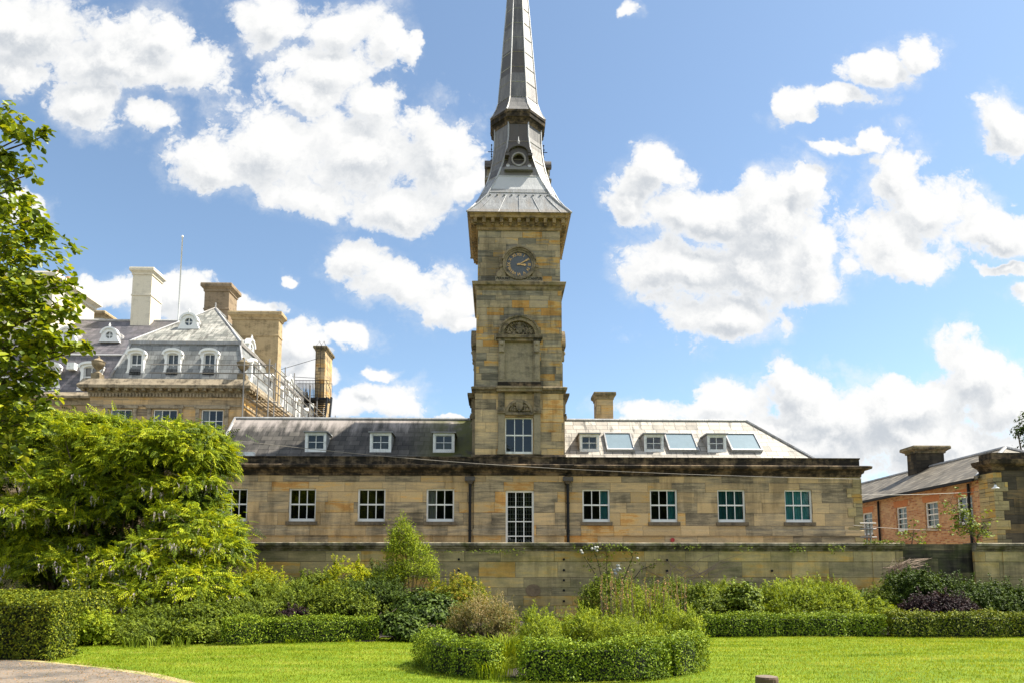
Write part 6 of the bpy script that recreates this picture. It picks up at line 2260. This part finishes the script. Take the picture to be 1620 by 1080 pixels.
# seed-head spires
sp_t = thing('seed_head_clump', 'reddish-brown seed heads standing above the tall green perennials', 'plant', (X(1020, 1000, 14), 14, 0))
sb_ = MB()
sp_, sn_ = [], []
for i in range(70):
    px = random.uniform(950, 1085)
    tp = pt(px, random.uniform(905, 955), 13.9 + random.uniform(-.4, .6))
    b0 = Vector((tp.x + random.uniform(-.08, .08), tp.y, .1))
    sb_.tube([b0, tp], .005, 3)
    for k_ in range(9):
        sp_.append(tuple(tp - Vector((0, 0, k_ * .035))))
obj('stem', sb_, M_twig, sp_t)
bake('seed_head', SPR, np.array(sp_), np.tile([0, 0, 1.0], (len(sp_), 1)), .055, L_seed, sp_t, jitter=.9, kind='stuff')

# ---- climbing rose and bare stems on the wall
rose = thing('climbing_rose', 'climbing rose with white flowers trained up the garden wall', 'climber', (X(965, 960, 24.5), 24.6, 0))
rb3 = MB()
rp, rn = [], []
for (pts_) in (((968, 960), (955, 925), (945, 890), (938, 862)), ((968, 960), (960, 915), (962, 885), (958, 868)), ((975, 950), (990, 905), (1000, 880), (990, 862)), ((968, 950), (940, 905), (925, 880)), ((990, 930), (1015, 900), (1040, 890))):
    q3 = [pt(a, b_, 24.85) for a, b_ in pts_]
    q3 = [v + Vector((random.uniform(-.04, .04), 0, 0)) for v in q3]
    rb3.tube(q3, .022, 5, r1=.008)
    for i in range(len(q3) - 1):
        for k_ in range(16):
            v = q3[i].lerp(q3[i + 1], random.random()) + Vector((random.gauss(0, .13), random.uniform(-.12, .05), random.gauss(0, .10)))
            rp.append(tuple(v))
            rn.append((0, -.6, .5))
obj('stem', rb3, M_bark, rose)
bake('foliage', SPR, np.array(rp), np.array(rn), .13, L_mid, rose, jitter=1.0)
fl = []
for (px, py, n_) in ((976, 903, 7), (978, 897, 5), (923, 874, 2), (942, 868, 3), (948, 921, 2), (955, 940, 2), (1010, 883, 1), (938, 866, 2), (1000, 925, 1)):
    for _ in range(n_):
        v = pt(px + random.uniform(-4, 4), py + random.uniform(-4, 4), 24.7)
        fl.append(v)
fm = MB()
for v in fl:
    fm.ball(tuple(v), .055, .05, .05, 7, 5)
obj('rose_flower', fm, F_white, rose, smooth=True)['kind'] = 'stuff'
shrub('rose_bush', 'loose green rose bush at the foot of the climbing rose', 'shrub', pxl(975, 905, 110, 23.0, 1.6, 6, 33), 230, 26, .22, .10, L_mid, SPR, nst=22, flat=1.0)
bs_ = MB()
for i in range(16):
    a = (random.uniform(1050, 1130), random.uniform(905, 925))
    b_ = (a[0] + random.uniform(-60, 70), random.uniform(868, 900))
    m_ = ((a[0] + b_[0]) / 2 + random.uniform(-10, 10), (a[1] + b_[1]) / 2 + random.uniform(-12, 6))
    bs_.tube([pt(*a, 24.9), pt(*m_, 24.88), pt(*b_, 24.92)], .014, 4, r1=.004)
tag(obj('bare_climber', bs_, M_twig), 'bare wiry climber stems spread over the wall right of the rose', 'climber')

# ---- right border
shrub('shrub', 'dark rounded shrub standing at the left of the right border', 'shrub', pxl(1172, 912, 66, 20.6, 1.2, 6, 40), 200, 32, .15, .10, L_mid, LEAF)
shrub('shrub', 'loose green shrub between the island bed and the dark rounded shrub', 'shrub', pxl(1110, 922, 100, 21, 1.6, 7, 41), 230, 32, .2, .11, L_mid, SPR)
shrub('shrub', 'broad light-green nettle-like shrub right of the dark rounded one', 'shrub', pxl(1235, 918, 110, 21.5, 1.7, 8, 42), 300, 32, .2, .11, L_light, SPR7, flat=1.0)
shrub('shrub', 'sunlit shrub with pale leaves in front of the wall pier', 'shrub', pxl(1312, 918, 110, 21.4, 1.7, 8, 43), 300, 32, .2, .11, L_light, SPR7, flat=1.0)
shrub('shrub', 'small yellow-green shrub left of the purple bush', 'shrub', pxl(1385, 948, 80, 21, 1.3, 5, 44), 150, 30, .15, .10, L_light, SPR)
shrub('shrub', 'dark green shrub against the blackened stretch of wall', 'shrub', pxl(1445, 892, 120, 22.8, 1.8, 8, 45), 270, 34, .22, .13, L_dark, SPR)
shrub('shrub', 'large dark shrub at the foot of the right wall end', 'shrub', pxl(1540, 915, 160, 22.4, 2.2, 9, 46), 380, 34, .24, .13, L_dark, SPR)
shrub('shrub', 'dark shrub cut off by the right edge of the photo', 'shrub', pxl(1630, 930, 120, 22, 2.2, 7, 47), 260, 34, .24, .13, L_dark, SPR)
shrub('purple_shrub', 'dark purple-leaved bush behind the right hedge', 'shrub', pxl(1478, 935, 130, 20.6, 1.4, 8, 48), 300, 34, .16, .11, L_purple, SPR)
for (px_, top_, pw_, Y_, lab, sd, m_) in (
        (1060, 912, 90, 22.6, 'green shrub against the wall right of the climbing rose', 70, L_mid),
        (1140, 918, 70, 22.8, 'nettle-like plants against the wall behind the dark rounded shrub', 71, L_light),
        (1275, 908, 100, 22.8, 'tall loose green plants against the wall between the sunlit shrubs', 72, L_light),
        (1400, 925, 80, 22.8, 'green bush in front of the wall pier beneath the dead vine', 73, L_mid)):
    shrub('shrub', lab, 'shrub', pxl(px_, top_, pw_, Y_, 1.3, 8, sd), 210, 30, .19, .10, m_, SPR7, flat=.9, spikes=60)
shrub('fern', 'small dark fern at the foot of the wall pier', 'plant', pxl(1362, 932, 34, 23.6, .8, 3, 49), 40, 14, .14, .35, L_dark, FROND)
dv = MB()
for i in range(60):
    a = pt(1395 + random.uniform(0, 30), 905 + random.uniform(-8, 14), 24.2)
    b_ = pt(1400 + random.uniform(10, 75), 885 + random.uniform(-4, 22), 24.0 + random.uniform(-.3, .3))
    dv.tube([a, a.lerp(b_, .5) + Vector((0, -.1, random.uniform(0, .22))), b_], .012, 4, r1=.005)
tag(obj('dead_vine', dv, M_twig), 'tangle of dead tan vine stems hanging over the dark shrub', 'vine')

# ---- ivy along the coping
iv = []
for (pa, pb4, n_, py, sp2) in ((905, 985, 90, 866, 7), (760, 830, 60, 872, 4), (1250, 1275, 40, 868, 7), (1310, 1335, 50, 868, 8), (1366, 1430, 150, 857, 3), (1170, 1190, 20, 866, 6), (700, 760, 25, 872, 3), (1060, 1110, 30, 864, 5)):
    for _ in range(n_):
        v = pt(random.uniform(pa, pb4), py + random.gauss(0, sp2 * .5), 24.76 + random.uniform(-.06, .04))
        iv.append(tuple(v))
ivy = thing('ivy', 'thin trails of ivy creeping along the coping of the garden wall', 'ivy', (5, 24.8, 2.8))
bake('foliage', SPR, np.array(iv), np.tile([0, -.8, .5], (len(iv), 1)), .09, L_mid, ivy, jitter=1.0, kind='stuff')
# self-sown saplings on the wall top
def sapling(label, pts_px, nl, Y, sz):
    q3 = [pt(a, b_, Y) for a, b_ in pts_px]
    t_ = thing('sapling', label, 'sapling', tuple(q3[0]))
    b = MB().tube(q3, .02, 5, r1=.008)
    P_ = []
    for i in range(nl):
        k_ = random.uniform(.25, 1) * (len(q3) - 1)
        j = min(int(k_), len(q3) - 2)
        v = q3[j].lerp(q3[j + 1], k_ - j)
        w__ = v + Vector((random.gauss(0, .25), random.gauss(0, .2), random.gauss(.02, .16)))
        b.tube([v, w__], .006, 3)
        for _ in range(5):
            P_.append(tuple(w__ + Vector((random.gauss(0, .07), random.gauss(0, .07), random.gauss(0, .05)))))
    obj('stem', b, M_bark, t_)
    bake('foliage', LEAF6, np.array(P_), np.tile([0, -.2, 1.0], (len(P_), 1)), sz, L_mid, t_, jitter=1.0)


sapling('leafy sapling growing behind the wall in front of the brick range', [(1545, 862), (1535, 840), (1520, 815), (1500, 790)], 80, 25.6, .11)
sapling('leafy shoot spreading beside the bigger sapling', [(1545, 862), (1548, 845), (1555, 830), (1562, 852)], 34, 25.7, .11)
sapling('little sapling on the wall top beneath the second brick window', [(1442, 862), (1444, 850), (1446, 838)], 20, 25.5, .11)

# ---- lime tree reaching in from the left
TXl, TYl = X(-330, 900, 10.2), 10.2
tree = thing('lime_tree', 'leafy lime tree reaching in from the left edge', 'tree', (TXl, TYl, 0))
tb = MB()
tb.tube([(TXl, TYl, 0), (TXl + .05, TYl, 1.5), (TXl - .05, TYl, 3.5), (TXl, TYl, 6), (TXl + .1, TYl, 9)], .26, 12, r1=.08)
branch_px = [  # tip positions seen in the photo, with distance and clump radius
    (12, 192, 9.4, 30), (-30, 245, 9.4, 35), (45, 212, 9.3, 26), (75, 214, 9.3, 10), (10, 250, 9.4, 30), (-70, 290, 9.6, 70), (25, 300, 9.3, 14), (52, 275, 9.3, 9),
    (10, 340, 9.2, 40), (45, 350, 9.2, 26), (72, 372, 9.2, 13), (-30, 360, 9.5, 60), (30, 400, 9.2, 40), (5, 430, 9.3, 50), (60, 440, 9.2, 36), (90, 455, 9.1, 22), (108, 485, 9.0, 14), (30, 480, 9.1, 55), (75, 495, 9.1, 32), (-20, 500, 9.4, 70),
    (10, 540, 9.0, 55), (60, 535, 9.0, 34), (95, 545, 9.0, 22), (125, 547, 9.0, 12), (140, 549, 9.0, 6), (30, 590, 9.0, 42), (62, 590, 9.0, 20), (5, 640, 9.0, 45), (30, 670, 9.0, 28), (-30, 620, 9.3, 60), (5, 700, 9.0, 24), (-20, 720, 9.1, 35), (75, 640, 9.0, 14), (50, 615, 9.0, 16)]
P_, n_, cl = [], [], []
for (px, py, Y, r_) in branch_px:
    c = pt(px, py, Y)
    R_ = r_ * Y / FPX
    n = int(22 + r_ * r_ * .13)
    off = rng.normal(0, .42, (n, 3)) * np.array([R_, R_ * 1.2 + .1, R_ * .8])
    sub_ = rng.normal(0, .55, (max(3, n // 16), 3)) * np.array([R_, R_ * 1.2, R_ * .8])
    off = off * .42 + sub_[rng.integers(0, len(sub_), n)]
    P_.append(np.array(c) + off)
    n_.append(np.tile([0, -.1, 1.0], (n, 1)) + off / max(R_, .1) * .3)
    cl.append(c)
# rest of the crown, out of frame to the left
for i in range(150):
    d_ = sph(1)[0]
    c = np.array([TXl - .6, TYl + .8, 6.2]) + d_ * np.array([2.2, 2.6, 2.9]) * rng.uniform(.6, 1)
    n = 45
    P_.append(c + rng.normal(0, .3, (n, 3)))
    n_.append(np.tile([0, 0, 1.0], (n, 1)))
    if i % 4 == 0:
        cl.append(Vector(c))
bake('crown', LEAF6, np.vstack(P_), np.vstack(n_), .10, L_lime, tree, jitter=1.1)
for c in cl:
    s0 = Vector((TXl, TYl, max(2.0, min(7.5, c.z - 1.0 - random.random()))))
    m_ = s0.lerp(c, .55) + Vector((0, 0, .25))
    tb.tube([s0, s0.lerp(m_, .5) + Vector((0, .1, .1)), m_, m_.lerp(c, .5) + Vector((0, 0, .06)), c], .035, 5, r1=.007)
obj('trunk', tb, M_bark, tree)

# far tree at the right edge
ft = pt(1652, 672, 58)
shrub('far_tree', 'dark tree just showing at the right edge above the roof', 'tree', [(ft.x, 58, ft.z - 1.0, 1.9, 2, 2.6), (ft.x + .3, 58, ft.z - 4, 2.6, 2.6, 3), (ft.x - .2, 58, ft.z + .8, .7, .7, 1.4)], 150, 40, .6, .30, L_dark, DIA, base=(ft.x, 58, 0), nst=12, r0=.2)

# wood standing behind the photographer: seen only mirrored in the panes
wood_l = []
for i in range(15):
    x_ = -33 + i * 4.8
    hh_ = random.uniform(12.5, 15.5)
    wood_l.append((x_, -20 + random.uniform(-3, 3), hh_ * .52, 3.4, 3, hh_ * .48))
P_, n_, c_ = lobes_points(wood_l, 2600, 9, 1.0, .8, .4, .8)
wo_ = bake('distant_wood', DIA, P_, n_, 1.1, L_dark, None, jitter=1.2)
tag(wo_, 'row of dark trees standing opposite the range', kind='stuff')

lt = []
for _ in range(5000):
    px, py = random.uniform(-80, 330), random.uniform(1036, 1085)
    g_ = gp(px, py)
    ey = np.interp(g_.x, [p.x for p in ep], [p.y for p in ep])
    if g_.y < ey + .25 and random.random() < math.exp(-(ey - g_.y) * .8):
        lt.append((g_.x, g_.y, .02))
lo3 = bake('leaf_litter', DIA, np.array(lt), np.tile([0, 0, 1.0], (len(lt), 1)), .028, L_seed, None, jitter=.5)
tag(lo3, 'scattered dry leaves on the tarmac', 'leaves', kind='stuff')

# ---- lawn grass blades over the visible lawn
V_ = []
N = 175000
yy_ = 9.5 + 9.5 * rng.random(N * 2) ** .85
xx_ = rng.uniform(-12.5, 18.5, N * 2)
okk = (np.abs(xx_ - 1.5) < yy_ * .80 + 3)
de = np.array([[p.x, p.y] for p in ep])
edge_y = np.interp(xx_, de[:, 0], de[:, 1], left=de[0, 1], right=-5)
okk &= yy_ > edge_y + rng.uniform(-.08, .28, N * 2)
okk &= ((xx_ - RC.x) / 2.5) ** 2 + ((yy_ - RC.y) / 2.1) ** 2 > 1
okk &= yy_ < np.where(xx_ < -3, 17.4, 18.9)
xx_, yy_ = xx_[okk][:N], yy_[okk][:N]
gz = 0.015 * np.sin(xx_ * 0.9 + 1.3 * np.sin(yy_ * 0.7)) - 0.022
bl_ = (np.array([[-.12, 0, 0], [.12, 0, 0], [.05, .15, .9], [-.05, .15, .9]]), [(0, 1, 2, 3)])
go = bake('grass_blades', bl_, np.stack([xx_, yy_, gz], 1), np.tile([0, 0, 1.0], (len(xx_), 1)), .038, L_grass, None, jitter=.9)
tag(go, 'short mown grass blades of the sunlit lawn', 'grass', kind='stuff')
